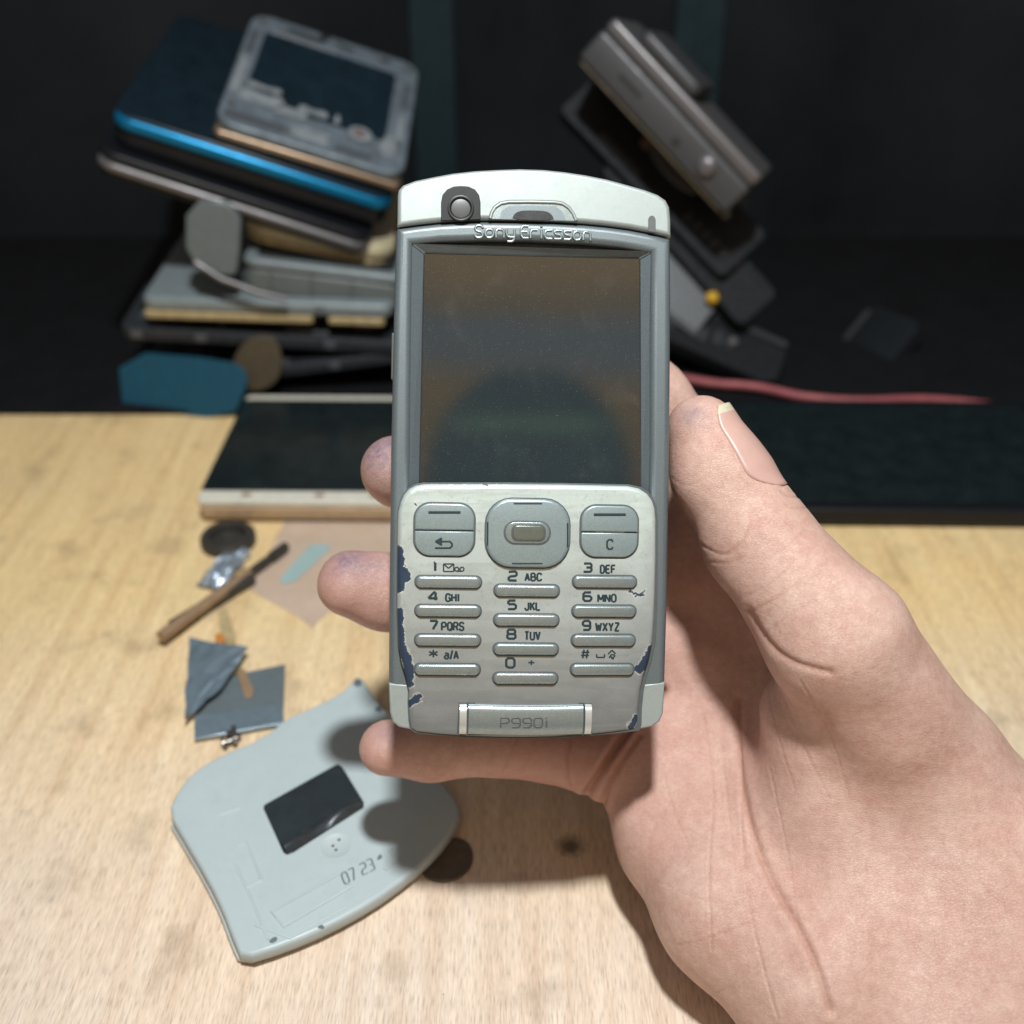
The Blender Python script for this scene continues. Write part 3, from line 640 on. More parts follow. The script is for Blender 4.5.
def build_hand():
    h = .085
    lo = np.array([-4.6, -13.5, -6.2], np.float32); hi = np.array([16.5, 5.8, 4.6], np.float32)
    n = np.ceil((hi-lo)/h).astype(int)+1
    ax = [lo[i]+np.arange(n[i], dtype=np.float32)*h for i in range(3)]
    def chain(ch, k):
        f = None
        for (a, ra), (b, rb) in zip(ch, ch[1:]):
            A, B = hp(*a).astype(np.float32), hp(*b).astype(np.float32)
            d = capsule(A, B, ra, rb)
            f = d if f is None else smin(f, d, k)
        return f
    X, Y, Z = ax[0][:, None, None], ax[1][None, :, None], ax[2][None, None, :]
    def capsule(A, B, ra, rb):
        ba = B-A; ll = float(ba@ba)
        t = ((X-A[0])*ba[0]+(Y-A[1])*ba[1]+(Z-A[2])*ba[2])/ll
        np.clip(t, 0, 1, out=t)
        d = np.sqrt((X-A[0]-t*ba[0])**2+(Y-A[1]-t*ba[1])**2+(Z-A[2]-t*ba[2])**2)
        return d-(ra+t*np.float32(rb-ra))
    def smin(a, b, k):
        hh = np.clip(k-np.abs(a-b), 0, None)/k
        return np.minimum(a, b)-hh*hh*np.float32(k*.25)
    F = None
    for nm, ch in fingers.items():
        f = chain(ch, .30); F = f if F is None else smin(F, f, .10)
    P = None
    for ch in palm:
        f = chain(ch, .5); P = f if P is None else smin(P, f, 1.1)
    F = smin(F, P, .55)
    T = chain(thumb, .35)
    F = smin(F, T, .45)
    # flesh rests on the desk instead of sinking in
    Wz = CAMH + CU.z*Y + CB.z*(Z-D) + 0*X
    F = -smin(-F, Wz-np.float32(.03), .25)
    # ---- surface nets
    s = F < 0
    c = np.zeros(tuple(n-1), np.int8)
    for i in (0, 1):
        for j in (0, 1):
            for k in (0, 1): c += s[i:n[0]-1+i, j:n[1]-1+j, k:n[2]-1+k]
    cells = np.argwhere((c > 0) & (c < 8)); idx = -np.ones(tuple(n-1), np.int32); idx[tuple(cells.T)] = np.arange(len(cells))
    corners = [(i, j, k) for i in (0, 1) for j in (0, 1) for k in (0, 1)]
    vals = {q: F[tuple((cells+np.array(q)).T)] for q in corners}
    acc = np.zeros((len(cells), 3)); cnt = np.zeros(len(cells))
    for a in corners:
        for axn in range(3):
            if a[axn]: continue
            b = list(a); b[axn] = 1; b = tuple(b)
            va, vb = vals[a], vals[b]; cr = (va < 0) != (vb < 0)
            t = np.where(cr, va/np.where(cr, va-vb, 1), 0)
            p = np.array(a, float)[None]+t[:, None]*(np.array(b)-np.array(a))[None]
            acc += np.where(cr[:, None], p, 0); cnt += cr
    V = lo+(cells+acc/cnt[:, None])*h
    faces = []
    for axn in range(3):
        o1, o2 = [i for i in range(3) if i != axn]
        sl0 = [slice(None)]*3; sl1 = [slice(None)]*3; sl0[axn] = slice(0, -1); sl1[axn] = slice(1, None)
        cr = s[tuple(sl0)] != s[tuple(sl1)]
        e = np.argwhere(cr)
        e = e[(e[:, o1] > 0) & (e[:, o2] > 0) & (e[:, o1] < n[o1]-1) & (e[:, o2] < n[o2]-1)]
        inside = s[tuple(e.T)]
        def ii(d1, d2):
            q = e.copy(); q[:, o1] += d1; q[:, o2] += d2; return idx[tuple(q.T)]
        q = np.stack([ii(-1, -1), ii(0, -1), ii(0, 0), ii(-1, 0)], 1)
        flip_ = inside if axn != 1 else ~inside
        q[~flip_] = q[~flip_][:, ::-1]
        faces.append(q)
    Fq = np.concatenate(faces); Fq = Fq[(Fq >= 0).all(1)]
    me = bpy.data.meshes.new('hand'); me.from_pydata(V.tolist(), [], Fq.tolist())
    bm = bmesh.new(); bm.from_mesh(me)
    for _ in range(3): bmesh.ops.smooth_vert(bm, verts=bm.verts, factor=.5, use_axis_x=True, use_axis_y=True, use_axis_z=True)
    bmesh.ops.subdivide_edges(bm, edges=[e for e in bm.edges if sum(v.co.x for v in e.verts)/2 < 8.5 and sum(v.co.z for v in e.verts)/2 > -5], cuts=1, use_grid_fill=True)
    bmesh.ops.triangulate(bm, faces=[f for f in bm.faces if len(f.verts) > 4])
    for _ in range(2): bmesh.ops.smooth_vert(bm, verts=bm.verts, factor=.5, use_axis_x=True, use_axis_y=True, use_axis_z=True)
    bm.normal_update(); bm.to_mesh(me); bm.free()
    nv = len(me.vertices); V = np.empty(nv*3); me.vertices.foreach_get('co', V); V = V.reshape(-1, 3)
    Nn = np.empty(nv*3); me.vertices.foreach_get('normal', Nn); Nn = Nn.reshape(-1, 3)
    # creases: folds pressed into the skin (traced on the palm side)
    kz = FPX/(D-V[:, 2]); PX = 512+V[:, 0]*kz; PY = 512-V[:, 1]*kz
    front = np.clip(Nn[:, 2]*2.5+.3, 0, 1)
    disp = np.zeros(nv); crease = np.zeros(nv)
    for pts, w, dep in creases:
        if dep < .06: w *= .72; dep *= .85
        pts = chaikin(pts, 2, False); d = np.full(nv, 1e9)
        for i, ((x0, y0), (x1, y1)) in enumerate(zip(pts, pts[1:])):
            bx, by = x1-x0, y1-y0; t = np.clip(((PX-x0)*bx+(PY-y0)*by)/(bx*bx+by*by+1e-9), 0, 1)
            d = np.minimum(d, np.hypot(PX-x0-t*bx, PY-y0-t*by))
        g = np.exp(-(d/w)**2); shoulder = np.exp(-((d-2.6*w)/(1.4*w))**2)
        disp += front*dep*.55*(-g+.28*shoulder); crease = np.maximum(crease, front*g*min(1, dep/.05))
    # soft irregular flesh
    disp += .018*np.sin(V[:, 0]*2.1+1.3*np.sin(V[:, 1]*1.7))*np.sin(V[:, 1]*2.6+V[:, 2]*1.9)
    V += Nn*disp[:, None]; me.vertices.foreach_set('co', V.ravel())
    red = np.zeros(nv); stain = np.zeros(nv)
    for (x, y, z), r, a in (((397, 470, -2), 1.1, .7), ((350, 584, -2.4), 1.5, .75), ((395, 748, -2.9), 1.4, .6), ((560, 757, -3.2), 2.2, .75), ((640, 700, -3.2), 2.2, .5), ((700, 420, -1), .9, .35), ((760, 760, -1), 1.4, .2), ((690, 600, -3.5), 1.8, .4)):
        red = np.maximum(red, a*np.exp(-(np.linalg.norm(V-hp(x, y, z), axis=1)/r)**2))
    for (x, y, z), r, a in (((380, 448, -1.5), .70, 1.), ((350, 554, -1.8), .60, 1.), ((372, 558, -1.8), .5, .8), ((690, 410, -.3), .35, .7), ((386, 728, -2.4), .4, .5)):
        stain = np.maximum(stain, a*np.exp(-(np.linalg.norm(V-hp(x, y, z), axis=1)/r)**2))
    ca = me.color_attributes.new('tint', 'FLOAT_COLOR', 'POINT')
    ca.data.foreach_set('color', np.stack([red, crease, stain, np.ones(nv)], 1).ravel())
    return me
creases = [
 ([(662, 690), (640, 715), (615, 748), (588, 792)], 3.4, .24), ([(640, 735), (612, 775), (600, 812)], 2.4, .10),
 ([(738, 700), (738, 760), (748, 820), (770, 880), (812, 950), (830, 1010)], 3.5, .10),
 ([(704, 715), (716, 790), (708, 870), (712, 950)], 1.6, .030), ([(740, 740), (742, 840), (753, 930), (778, 1020)], 1.6, .035),
 ([(720, 735), (728, 800), (735, 870)], 1.4, .022), ([(770, 770), (790, 860), (800, 940)], 1.3, .022),
 ([(678, 945), (705, 940), (750, 922)], 1.4, .03), ([(700, 1000), (735, 985), (775, 950)], 1.4, .022), ([(690, 830), (725, 850), (760, 880)], 1.2, .018), ([(655, 880), (700, 900), (735, 905)], 1.2, .014),
 ([(672, 478), (688, 488), (704, 478)], 1.5, .020), ([(693, 540), (722, 558), (738, 548), (752, 520)], 2.0, .032), ([(700, 560), (728, 565), (745, 556)], 1.6, .022),
 ([(752, 612), (778, 598), (806, 575)], 2.0, .028), ([(745, 597), (770, 585), (795, 560)], 1.6, .02), ([(758, 640), (785, 618), (815, 600)], 1.6, .022),
 ([(748, 610), (765, 640), (790, 662), (830, 672)], 3.0, .07), ([(768, 560), (790, 545), (806, 530)], 1.5, .016),
 ([(782, 492), (790, 497), (803, 497)], 1.8, .035), ([(775, 503), (790, 508), (806, 508)], 1.5, .022), ([(788, 482), (796, 488), (806, 490)], 1.5, .028),
 ([(516, 738), (512, 752), (503, 772)], 1.6, .030), ([(536, 738), (531, 752), (524, 770)], 1.6, .026), ([(570, 740), (567, 760), (570, 785)], 2.2, .05), ([(455, 740), (452, 760), (440, 778)], 1.4, .018),
 ([(378, 600), (386, 586), (392, 576)], 1.2, .012),
 ([(660, 760), (670, 800), (690, 850)], 1.3, .016), ([(780, 690), (800, 740), (830, 800)], 1.4, .02), ([(800, 680), (830, 730), (850, 800)], 1.4, .02),
 ([(765, 680), (775, 725), (795, 790)], 1.3, .018),
]
hand = link('hand', build_hand(), M['skin'], None, CAM @ Matrix.Translation((0, 0, -D)), smooth=True)
tag(hand, 'bare right hand gripping the silver keypad phone, thumb up its right side', 'hand')
# thumb nail: a curved plate lying on the outer side of the thumb tip
def nail():
    A, B = hp(*thumb[-2][0]), hp(*thumb[-1][0]); ra, rb = thumb[-2][1], thumb[-1][1]
    axv = (B-A)/np.linalg.norm(B-A)
    out = np.array([.71, .45, .51]); out -= axv*(out@axv); out /= np.linalg.norm(out); side = np.cross(axv, out)
    from mathutils.bvhtree import BVHTree
    tree = BVHTree.FromPolygons([v.co.copy() for v in hand.data.vertices], [tuple(p.vertices) for p in hand.data.polygons])
    bm = bmesh.new(); nu, nvn = 22, 16; grid = []; rad_last = {}
    for i in range(nu+1):
        u = i/nu; s = -.62+u*2.02; row = []
        for j in range(nvn+1):
            v = j/nvn*2-1
            half = .74*(1-.75*max(0, (.30-u)/.30)**2.2-.40*max(0, (u-.75)/.25)**2)
            a = v*half; dr = out*math.cos(a)+side*math.sin(a); c0 = A+axv*s
            hit = tree.ray_cast(Vector(c0+dr*4), Vector(-dr), 4.2)
            if hit[0] is not None and (u < .80 or j not in rad_last): r = 4-hit[3]; rad_last[j] = (r, rad_last.get(j, (r, 0))[0]-r if u < .8 else 0.0)
            else:
                r0, d0 = rad_last[j]; r = max(.12, r0-.02); rad_last[j] = (r, d0)
            row.append(bm.verts.new(c0+dr*(r+.034-.030*abs(v)**3)))
        grid.append(row)
    for i in range(nu):
        for j in range(nvn):
            f = bm.faces.new((grid[i][j], grid[i+1][j], grid[i+1][j+1], grid[i][j+1])); f.material_index = 1 if i >= nu-2 else 0; f.smooth = True
    edge = [grid[i][j].co.copy() for i in range(0, nu-3) for j in (0, nvn)] + [grid[0][j].co.copy() for j in range(nvn+1)]
    bmesh.ops.recalc_face_normals(bm, faces=bm.faces)
    me = bpy.data.meshes.new('nail'); bm.to_mesh(me); bm.free()
    ed = np.array([tuple(e_) for e_ in edge]); me_h = hand.data; nv_ = len(me_h.vertices)
    V = np.empty(nv_*3); me_h.vertices.foreach_get('co', V); V = V.reshape(-1, 3)
    Nn = np.empty(nv_*3); me_h.vertices.foreach_get('normal', Nn); Nn = Nn.reshape(-1, 3)
    near = np.where((np.abs(V-ed.mean(0)) < 1.6).all(1))[0]
    d_ = np.min(np.linalg.norm(V[near][:, None]-ed[None], axis=2), axis=1)
    V[near] += Nn[near]*(.016*np.exp(-((d_-.09)/.085)**2))[:, None]
    me_h.vertices.foreach_set('co', V.ravel()); me_h.update()
    o = link('thumb_nail', me, [M['nail'], M['nail_tip']], hand)
    md = o.modifiers.new('t', 'SOLIDIFY'); md.thickness = .035; md.offset = 0; hand_nail = o
    return o
nail()

# ================================================================== SETTING
def sheet(name, pts, z, m):
    bm = bmesh.new(); bm.faces.new([bm.verts.new((x, y, z)) for x, y in pts]); me = bpy.data.meshes.new(name); bm.to_mesh(me); bm.free()
    return link(name, me, m)
bm = bmesh.new(); bmesh.ops.create_cube(bm, size=1, matrix=Matrix.Translation((0, 27, -1.5)) @ Matrix.Diagonal((170, 100, 3, 1)))
bmesh.ops.bevel(bm, geom=list(bm.edges), offset=.3, segments=2, affect='EDGES')
me = bpy.data.meshes.new('desk'); bm.to_mesh(me); bm.free()
tag(link('desk', me, M['wood']), kind='structure')
bm = bmesh.new(); bmesh.ops.create_cube(bm, size=1, matrix=Matrix.Translation((0, 66, 20)) @ Matrix.Diagonal((170, 2, 80, 1)))
me = bpy.data.meshes.new('wall'); bm.to_mesh(me); bm.free()
tag(link('wall', me, M['black_matt']), kind='structure')
mat_o = plate('added_dark_mat', rrect(-62, 41.6, 62, 64.6, 1.2), .004, .22, M['mat'], bevel=.06)  # made-up mat over the lit wood, so the back stays black
tag(mat_o, 'added black mat keeping the back of the desk dark under the piles of old phones', 'mat')

# ------------------------------------------------------------------ slabs for the junk piles
def frame3(p0, p1, elev, roll=0):
    x = (p1-p0); w = x.length; x.normalize()
    f = Vector((0, 1, 0)) - x*x.y; f.normalize(); u = x.cross(f).normalized()
    y = (f*math.cos(elev)+u*math.sin(elev)); z = x.cross(y)
    return Matrix(((x.x, y.x, z.x, p0.x), (x.y, y.y, z.y, p0.y), (x.z, y.z, z.z, p0.z), (0, 0, 0, 1))), w
def slab_thing(name, label, cat, p0, p1, elev, L, t, m, r=.5, bevel=.12, group=None, body='body'):
    """p0-p1: upper front edge; the thing runs back by L and down by t"""
    Mx, w = frame3(p0, p1, R(elev))
    o = empty(name, M=Mx); tag(o, label, cat, group)
    plate(body, rrect(0, 0, w, L, r), -t, 0, m, o, bevel=bevel)
    return o, w

PG = 'scrap phones piled at the back left of the desk'
# silver chassis on top
o, w = slab_thing('phone_chassis', 'worn silver phone chassis with dark opening lying on top of the left pile', 'phone part', at(214, 119, 43.6), at(404, 177, 44.2), 16, 9.2, .42, M['midframe'], .9, .12)
plate('dark_panel', rrect(.75, 2.1, w-1.0, 7.7, .25), .0, .03, M['dark_navy_glass'], o, bevel=.01)
plate('rear_edge', rrect(.02, -.04, w-.02, 1.6, .3), -.80, -.425, M['copper'], o, bevel=.15)
for x0, y0, x1, y1 in ((.5, 1.9, 2.4, 2.9), (2.0, 1.7, 3.4, 2.5), (2.9, 2.3, 4.2, 2.9), (.7, 3.0, 2.2, 3.5), (4.4, 2.2, 4.7, 3.0)):
    plate('adhesive_patch', chaikin([(x0, y0+.1), (x0+.2, y0), ((x0+x1)/2, y0+.12), (x1, y0), (x1-.1, y1), ((x0+x1)/2, y1-.18), (x0+.1, y1)], 1), .032, .055, M['white_bit'], o, bevel=.008)
for x0, y0, x1, y1 in ((1.6, 8.3, 3.3, 8.65), (3.9, 8.4, 4.6, 8.7), (5.8, 8.4, 6.3, 8.7), (3.0, 8.7, 3.5, 9.1)):
    plate('slot', rrect(x0, y0, x1, y1, .12), .0, .02, M['dark_gap'], o, bevel=.005)
for x0, y0, x1, y1, mm in ((.25, .4, 2.6, 1.0, 'dark_bits'), (2.9, .5, 4.4, 1.3, 'white_bit'), (4.7, .35, 6.2, .8, 'dark_bits'), (.15, 2.4, .5, 5.2, 'white_bit'), (.2, 5.6, .5, 7.6, 'dark_bits'), (w-.6, 2.6, w-.3, 4.4, 'white_bit'), (w-.55, 5., w-.3, 7.2, 'dark_bits'), (1.0, 7.75, 3.9, 7.95, 'white_bit')):
    plate('bracket', rrect(x0, y0, x1, y1, .09), .0, .028, M[mm], o, bevel=.01)
for x, y in ((.45, 8.5), (w-.5, 8.4), (.4, 1.4), (w-.45, 2.1), (w/2, 8.75), (2.75, .7)):
    link('chassis_screw', lathe_mesh([(.15, 0), (.15, .05), (.1, .07), (.04, .03), (.01, .03)], 14), M['screw'], o, Matrix.Translation((x, y, .0)))
link('camera_ring', lathe_mesh([(.5, 0), (.5, .06), (.42, .1), (.32, .1), (.30, .02), (.02, .02)], 24), M['white_bit'], o, Matrix.Translation((5.6, 2.0, .03)))
link('copper_contact', lathe_mesh([(.22, 0), (.22, .1), (.02, .12)], 16), M['rose'], o, Matrix.Translation((5.55, 1.9, .06)))
plate('corner_patch', chaikin([(6.4, 1.2), (7.1, 1.0), (7.2, 2.4), (6.6, 2.6)], 1), .004, .05, M['white_bit'], o, bevel=.01)
# blue phone
o, w = slab_thing('scrap_phone', 'blue edged phone lying under the silver chassis in the left pile', 'phone', at(112, 110, 43.2), at(393, 200, 44.0), 6, 13, .12, M['dark_navy_glass'], .8, .1, PG, 'screen_glass')
plate('blue_rim', rrect(-.02, -.10, w+.02, 13, .8), -.66, -.123, M['blue'], o, bevel=.2)
plate('lower_shell', rrect(.05, .1, w-.05, 13, .8), -1.4, -.663, M['black_plastic'], o, bevel=.15)
# dark phone with chrome edge
o, w = slab_thing('scrap_phone', 'black phone with bright metal edge below the blue edged phone', 'phone', at(96, 148, 42.7), at(372, 238, 43.6), 4, 13, .38, M['black_plastic'], .8, .12, PG, 'shell')
plate('metal_edge', rrect(-.02, -.10, w+.02, 12.9, .8), -.80, -.383, M['cam_strip'], o, bevel=.2)
plate('lower_shell', rrect(.05, .1, w-.05, 12.9, .8), -1.05, -.803, M['black_plastic'], o, bevel=.1)
# cream shell
o, w = slab_thing('phone_shell', 'small cream plastic shell wedged in the middle of the left pile', 'phone part', at(242, 218, 44.0), at(396, 250, 44.4), 2, 10, .75, M['cream'], 1.2, .3, None, 'shell')
plate('rim', rrect(.1, .1, w-.1, 9.9, 1.1), -1.0, -.753, M['cream_edge'], o, bevel=.1)
# tray
o, w = slab_thing('plastic_tray', 'grey plastic tray with pale raised rim in the middle of the left pile', 'tray', at(241, 258, 43.4), at(405, 278, 43.4), 0, 11, .35, M['grey_light'], .6, .15, None, 'rim')
plate('tray_body', rrect(.05, .08, w-.05, 10.9, .6), -1.65, -.353, M['grey_plastic'], o, bevel=.3)
plate('recess', rrect(.5, .5, w-.5, 10.4, .4), .003, .03, M['dark_gap'], o, bevel=.01)
for k in range(3): plate('rib', rrect(1.2+k*1.7, .02, 1.26+k*1.7, .2, .02), -1.5, -.4, M['dark_bits'], o, bevel=.01)
# grey upright end piece at far left
Mx, w = frame3(at(196, 200, 42.8), at(241, 206, 42.8), R(80))
o = empty('grey_panel', M=Mx); tag(o, 'curved grey plastic panel standing at the left end of the pile', 'phone part')
plate('panel', chaikin([(-.4, -2.6), (w-.2, -3.0), (w, -2.2), (w, .1), (-.4, 0)], 1), -.4, 0, M['grey_plastic'], o, bevel=.12)
tubes('lip', [[(0.0, -2.45, .0), (0.2, -2.55, .02), (w*.6, -3.0, .05), (w+.9, -3.4, .0), (w+2.0, -3.55, -.2)]], .13, M['cam_strip'], o)
# light grey cover with yellowed edge
o, w = slab_thing('battery_cover', 'bluish grey cover with yellowed lower edge near the bottom of the left pile', 'phone part', at(140, 297, 42.9), at(392, 306, 42.9), 3, 11, .62, M['grey_light'], .5, .2, None, 'cover')
for x0, x1 in ((.05, w*.68), (w*.74, w-.35)):
    plate('yellow_edge', rrect(x0, -.05, x1, 1.2, .15), -.95, -.623, M['cream_edge'], o, bevel=.08)
plate('latch', rrect(w*.69, -.1, w*.73, .5, .05), -.5, -.1, M['grey_plastic'], o, bevel=.03)
# dark boards
for (pa, pb, lab, t, el) in (((118, 327, 43.2), (402, 343, 43.2), 'black phone frame with exposed parts just under the grey cover', .6, 4), ((135, 384, 42.8), (402, 352, 43.4), 'black phone frame tilted on the mat at the bottom of the left pile', .55, 2)):
    o, w = slab_thing('gutted_phone', lab, 'phone part', at(*pa), at(*pb), el, 9.5, t, M['dark_part'], .6, .1, 'dark phone frames in the left pile', 'frame')
    rnd = random.Random(t)
    for k in range(15):
        x = .3+rnd.random()*(w-1.6); y = .1+rnd.random()*2.4; sx, sy = .3+rnd.random()*1.0, .2+rnd.random()*.5
        plate('component', rrect(x, y, x+sx, y+sy, .06), .0, .05+rnd.random()*.1, M['dark_bits'] if k % 3 else M['black_plastic'], o, bevel=.02)
    for k in range(4):
        x = .5+k*w/4.4; plate('edge_clip', rrect(x, -.06, x+.5, .2, .03), -t*.8, -t*.2, M['dark_bits'], o, bevel=.02)
    if el == 2:
        plate('metal_tab', rrect(w*.18, -.1, w*.27, .2, .04), -.45, -.2, M['cream_edge'], o, bevel=.02)
# brown flex part and blue card at the left end
o = plate('flex_cable', chaikin([(0, 0), (1.6, .1), (2.2, 1.2), (1.8, 2.6), (.6, 2.4), (-.2, 1.2)], 2), -.1, .1, M['brown_part'], None, bevel=.05)
o.matrix_world = Matrix.Translation(at(236, 392, 42.4)) @ Matrix.Rotation(R(68), 4, 'X')
tag(o, 'brown flat flexible cable piece beside the blue card', 'cable')
Mx, w = frame3(at(190, 412, 41.6), at(247, 408, 41.2), R(62))
o = empty('blue_card', M=Mx); tag(o, 'deep blue plastic card leaning on the left end of the pile', 'card')
plate('card', chaikin([(-3.2, -.2), (w-.7, -.35), (w-.1, .6), (w+.2, 1.5), (w-.6, 2.1), (-3.2, 2.9)], 1), -.15, 0, M['teal_card'], o, bevel=.04)

# lying dark tablet with white bezel
zt = .95
A, B = onz(196, 501, zt), onz(470, 503, zt)
o, w = slab_thing('tablet', 'dark screened tablet with dirty white bezel lying flat behind the phone', 'tablet', A, B, 0, onz(300, 395, zt).y-A.y, .22, M['white_bezel'], .25, .06, None, 'bezel')
Lt = onz(300, 395, zt).y-A.y
plate('screen_glass', rrect(-.02, .72, w-.4, Lt-.45, .15), .003, .02, M['dark_glass'], o, bevel=.006)
plate('side_wall', rrect(.04, -.03, w, Lt, .25), -.80, -.225, M['tan_side'], o, bevel=.12)
for x in (1.5, 4.2, 6.2, 6.9): plate('grime', chaikin([(x, .35), (x+.3, .3), (x+.5, .5), (x+.15, .62)], 1), .001, .006, M['tool_tan'], o, bevel=.001)
# right: dark tablet with the pink cable
A, B = onz(690, 508, .8), onz(1120, 512, .8); Lr = onz(720, 398, .8).y-A.y
o, w = slab_thing('tablet', 'plain black tablet lying flat behind the thumb', 'tablet', A, B, 0, Lr, .7, M['black_plastic'], .5, .12, None, 'body')
plate('screen_glass', rrect(.5, .5, w-.5, Lr-.5, .2), .003, .02, M['dark_glass'], o, bevel=.006)
cp = [onz(640, 372, .55), onz(694, 380, .55), onz(716, 384, .55), onz(740, 385, .55), onz(765, 388, .55), onz(800, 397, .55), onz(860, 402, .55), onz(930, 398, .55), onz(1010, 408, .5), onz(1100, 420, .45)]
o = tubes('cable', [chaikin([tuple(p) for p in cp], 2, False)], .20, M['pink_cable'], None)
tag(o, 'dull pink cable running along the back of the black tablet', 'cable')

# ------------------------------------------------------------------ right pile
Yr = 47
def axis_box(c0, c1, half, depth, elev):  # frame with x along the pixel line c0->c1 at depth
    p0, p1 = at(*c0), at(*c1); return frame3(p0, p1, elev)
# compact camera on top: bar from upper left to lower right, its narrow top face towards us
p0, p1 = at(607, 22, 47.0), at(757, 184, 44.0)
x = (p1-p0); w = x.length; x.normalize()
toward = (cam_o-(p0+p1)/2).normalized(); y = (toward-x*toward.dot(x)).normalized(); z = x.cross(y)   # y faces us, z is sideways in the picture
def basis(x, y, z, o): return Matrix(((x.x, y.x, z.x, o.x), (x.y, y.y, z.y, o.y), (x.z, y.z, z.z, o.z), (0, 0, 0, 1)))
if z.dot(Vector((-.7, 0, -.7))) < 0: z = -z
# turn a little so that the front side shows as a thin lit band
q = Matrix.Rotation(R(7), 3, x); yy, zz = q @ y, q @ z
Mc = basis(x, zz.cross(x) if False else yy, zz, p0)
if Mc.to_3x3().determinant() < 0: Mc = basis(x, yy, -zz, p0); sg = -1
else: sg = 1
o = empty('compact_camera', M=Mc); tag(o, 'brownish silver compact camera tilted on top of the right pile, round shutter button in front', 'camera')
def boxp(name, x0, x1, y0, y1, z0, z1, m, par, bevel=.12, r=.3):
    # extrude along z
    za, zb = sorted((z0*sg, z1*sg)); return plate(name, rrect(x0, y0, x1, y1, r), za, zb, m, par, bevel=bevel)
boxp('body', .0, w, -5.0, 0, .28, 1.75, M['cam_silver'], o, .22, .25)
boxp('front_plate', .05, w, -5.1, .05, -.35, .26, M['cam_strip'], o, .18, .3)
boxp('lens_bulge', 1.3, w*.52, -4.6, -.1, -.95, -.37, M['cam_silver'], o, .2, .4)
boxp('rear_plate', .1, w-.1, -4.8, -.12, 1.77, 1.92, M['brown_part'], o, .1, .3)
Mb = Matrix.Translation((w*.78, -.02, .95*sg)) @ Matrix.Rotation(R(-90), 4, 'X')
link('shutter_button', lathe_mesh([(.50, 0), (.50, .06), (.42, .12), (.38, .26), (.32, .31), (.02, .33)], 28), M['cam_strip'], o, Mb)
link('microphone_hole', lathe_mesh([(.2, 0), (.2, .02), (.02, .025)], 16), M['dark_gap'], o, Matrix.Translation((w*.60, .005, 1.2*sg)) @ Matrix.Rotation(R(-90), 4, 'X'))
boxp('power_slit', w*.2, w*.34, -.1, .015, .9, 1.1, M['dark_gap'], o, .01, .02)
boxp('strap_lug', w-.05, w+.14, -1.2, -.5, .6, 1.1, M['tool_dark'], o, .05, .1)

def free_slab(name, label, cat, c, ang, w, h, t, m, tilt=20, r=.4, group=None, body='body', bevel=.1):
    """slab centred at pixel c, long side at picture angle ang (degrees, down to the right), leaning back by tilt"""
    p = at(*c); xx = (CR*math.cos(R(ang))-CU*math.sin(R(ang))); nrm = (CB*math.cos(R(tilt))+CU*math.sin(R(tilt))); nrm = (nrm-xx*nrm.dot(xx)).normalized(); yy = nrm.cross(xx)
    o = empty(name, M=basis(xx, yy, nrm, p)); tag(o, label, cat, group)
    plate(body, rrect(-w/2, -h/2, w/2, h/2, r), -t, 0, m, o, bevel=bevel)
    return o
RG = 'dark scrap phones in the right pile'
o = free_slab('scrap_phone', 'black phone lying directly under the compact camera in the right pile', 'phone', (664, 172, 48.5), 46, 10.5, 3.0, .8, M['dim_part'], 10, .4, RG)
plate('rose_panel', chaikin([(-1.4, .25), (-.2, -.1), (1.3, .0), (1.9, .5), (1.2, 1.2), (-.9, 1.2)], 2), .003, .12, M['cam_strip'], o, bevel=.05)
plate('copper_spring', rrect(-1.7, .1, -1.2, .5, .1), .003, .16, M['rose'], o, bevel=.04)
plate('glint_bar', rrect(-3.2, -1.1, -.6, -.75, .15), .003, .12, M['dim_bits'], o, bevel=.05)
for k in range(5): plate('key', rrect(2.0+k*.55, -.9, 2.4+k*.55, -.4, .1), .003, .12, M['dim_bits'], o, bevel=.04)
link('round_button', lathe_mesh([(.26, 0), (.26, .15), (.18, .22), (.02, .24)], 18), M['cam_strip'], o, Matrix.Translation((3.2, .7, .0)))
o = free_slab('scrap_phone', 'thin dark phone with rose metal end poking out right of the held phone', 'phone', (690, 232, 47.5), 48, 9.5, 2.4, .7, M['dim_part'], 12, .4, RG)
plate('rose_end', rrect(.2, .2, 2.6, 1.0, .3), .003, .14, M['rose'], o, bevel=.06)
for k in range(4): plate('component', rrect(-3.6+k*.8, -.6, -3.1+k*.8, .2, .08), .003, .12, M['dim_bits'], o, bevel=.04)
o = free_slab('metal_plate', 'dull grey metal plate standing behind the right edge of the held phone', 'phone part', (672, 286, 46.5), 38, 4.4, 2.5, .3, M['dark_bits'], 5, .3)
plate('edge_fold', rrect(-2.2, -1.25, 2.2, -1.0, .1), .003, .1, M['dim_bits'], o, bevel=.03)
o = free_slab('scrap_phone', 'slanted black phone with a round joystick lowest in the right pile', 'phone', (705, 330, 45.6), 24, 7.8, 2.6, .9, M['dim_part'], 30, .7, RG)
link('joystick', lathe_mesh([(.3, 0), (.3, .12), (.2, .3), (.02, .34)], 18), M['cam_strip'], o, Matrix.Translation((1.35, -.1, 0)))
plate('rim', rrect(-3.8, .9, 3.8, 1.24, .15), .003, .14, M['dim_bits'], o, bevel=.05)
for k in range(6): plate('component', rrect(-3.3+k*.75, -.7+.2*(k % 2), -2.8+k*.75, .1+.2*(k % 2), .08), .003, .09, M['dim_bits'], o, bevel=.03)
o = link('yellow_knob', lathe_mesh([(.30, 0), (.30, .18), (.24, .28), (.10, .34), (.02, .35)], 20), M['yellow'], None, Matrix.Translation(at(712, 298, 46.0)) @ CAM.to_3x3().to_4x4())
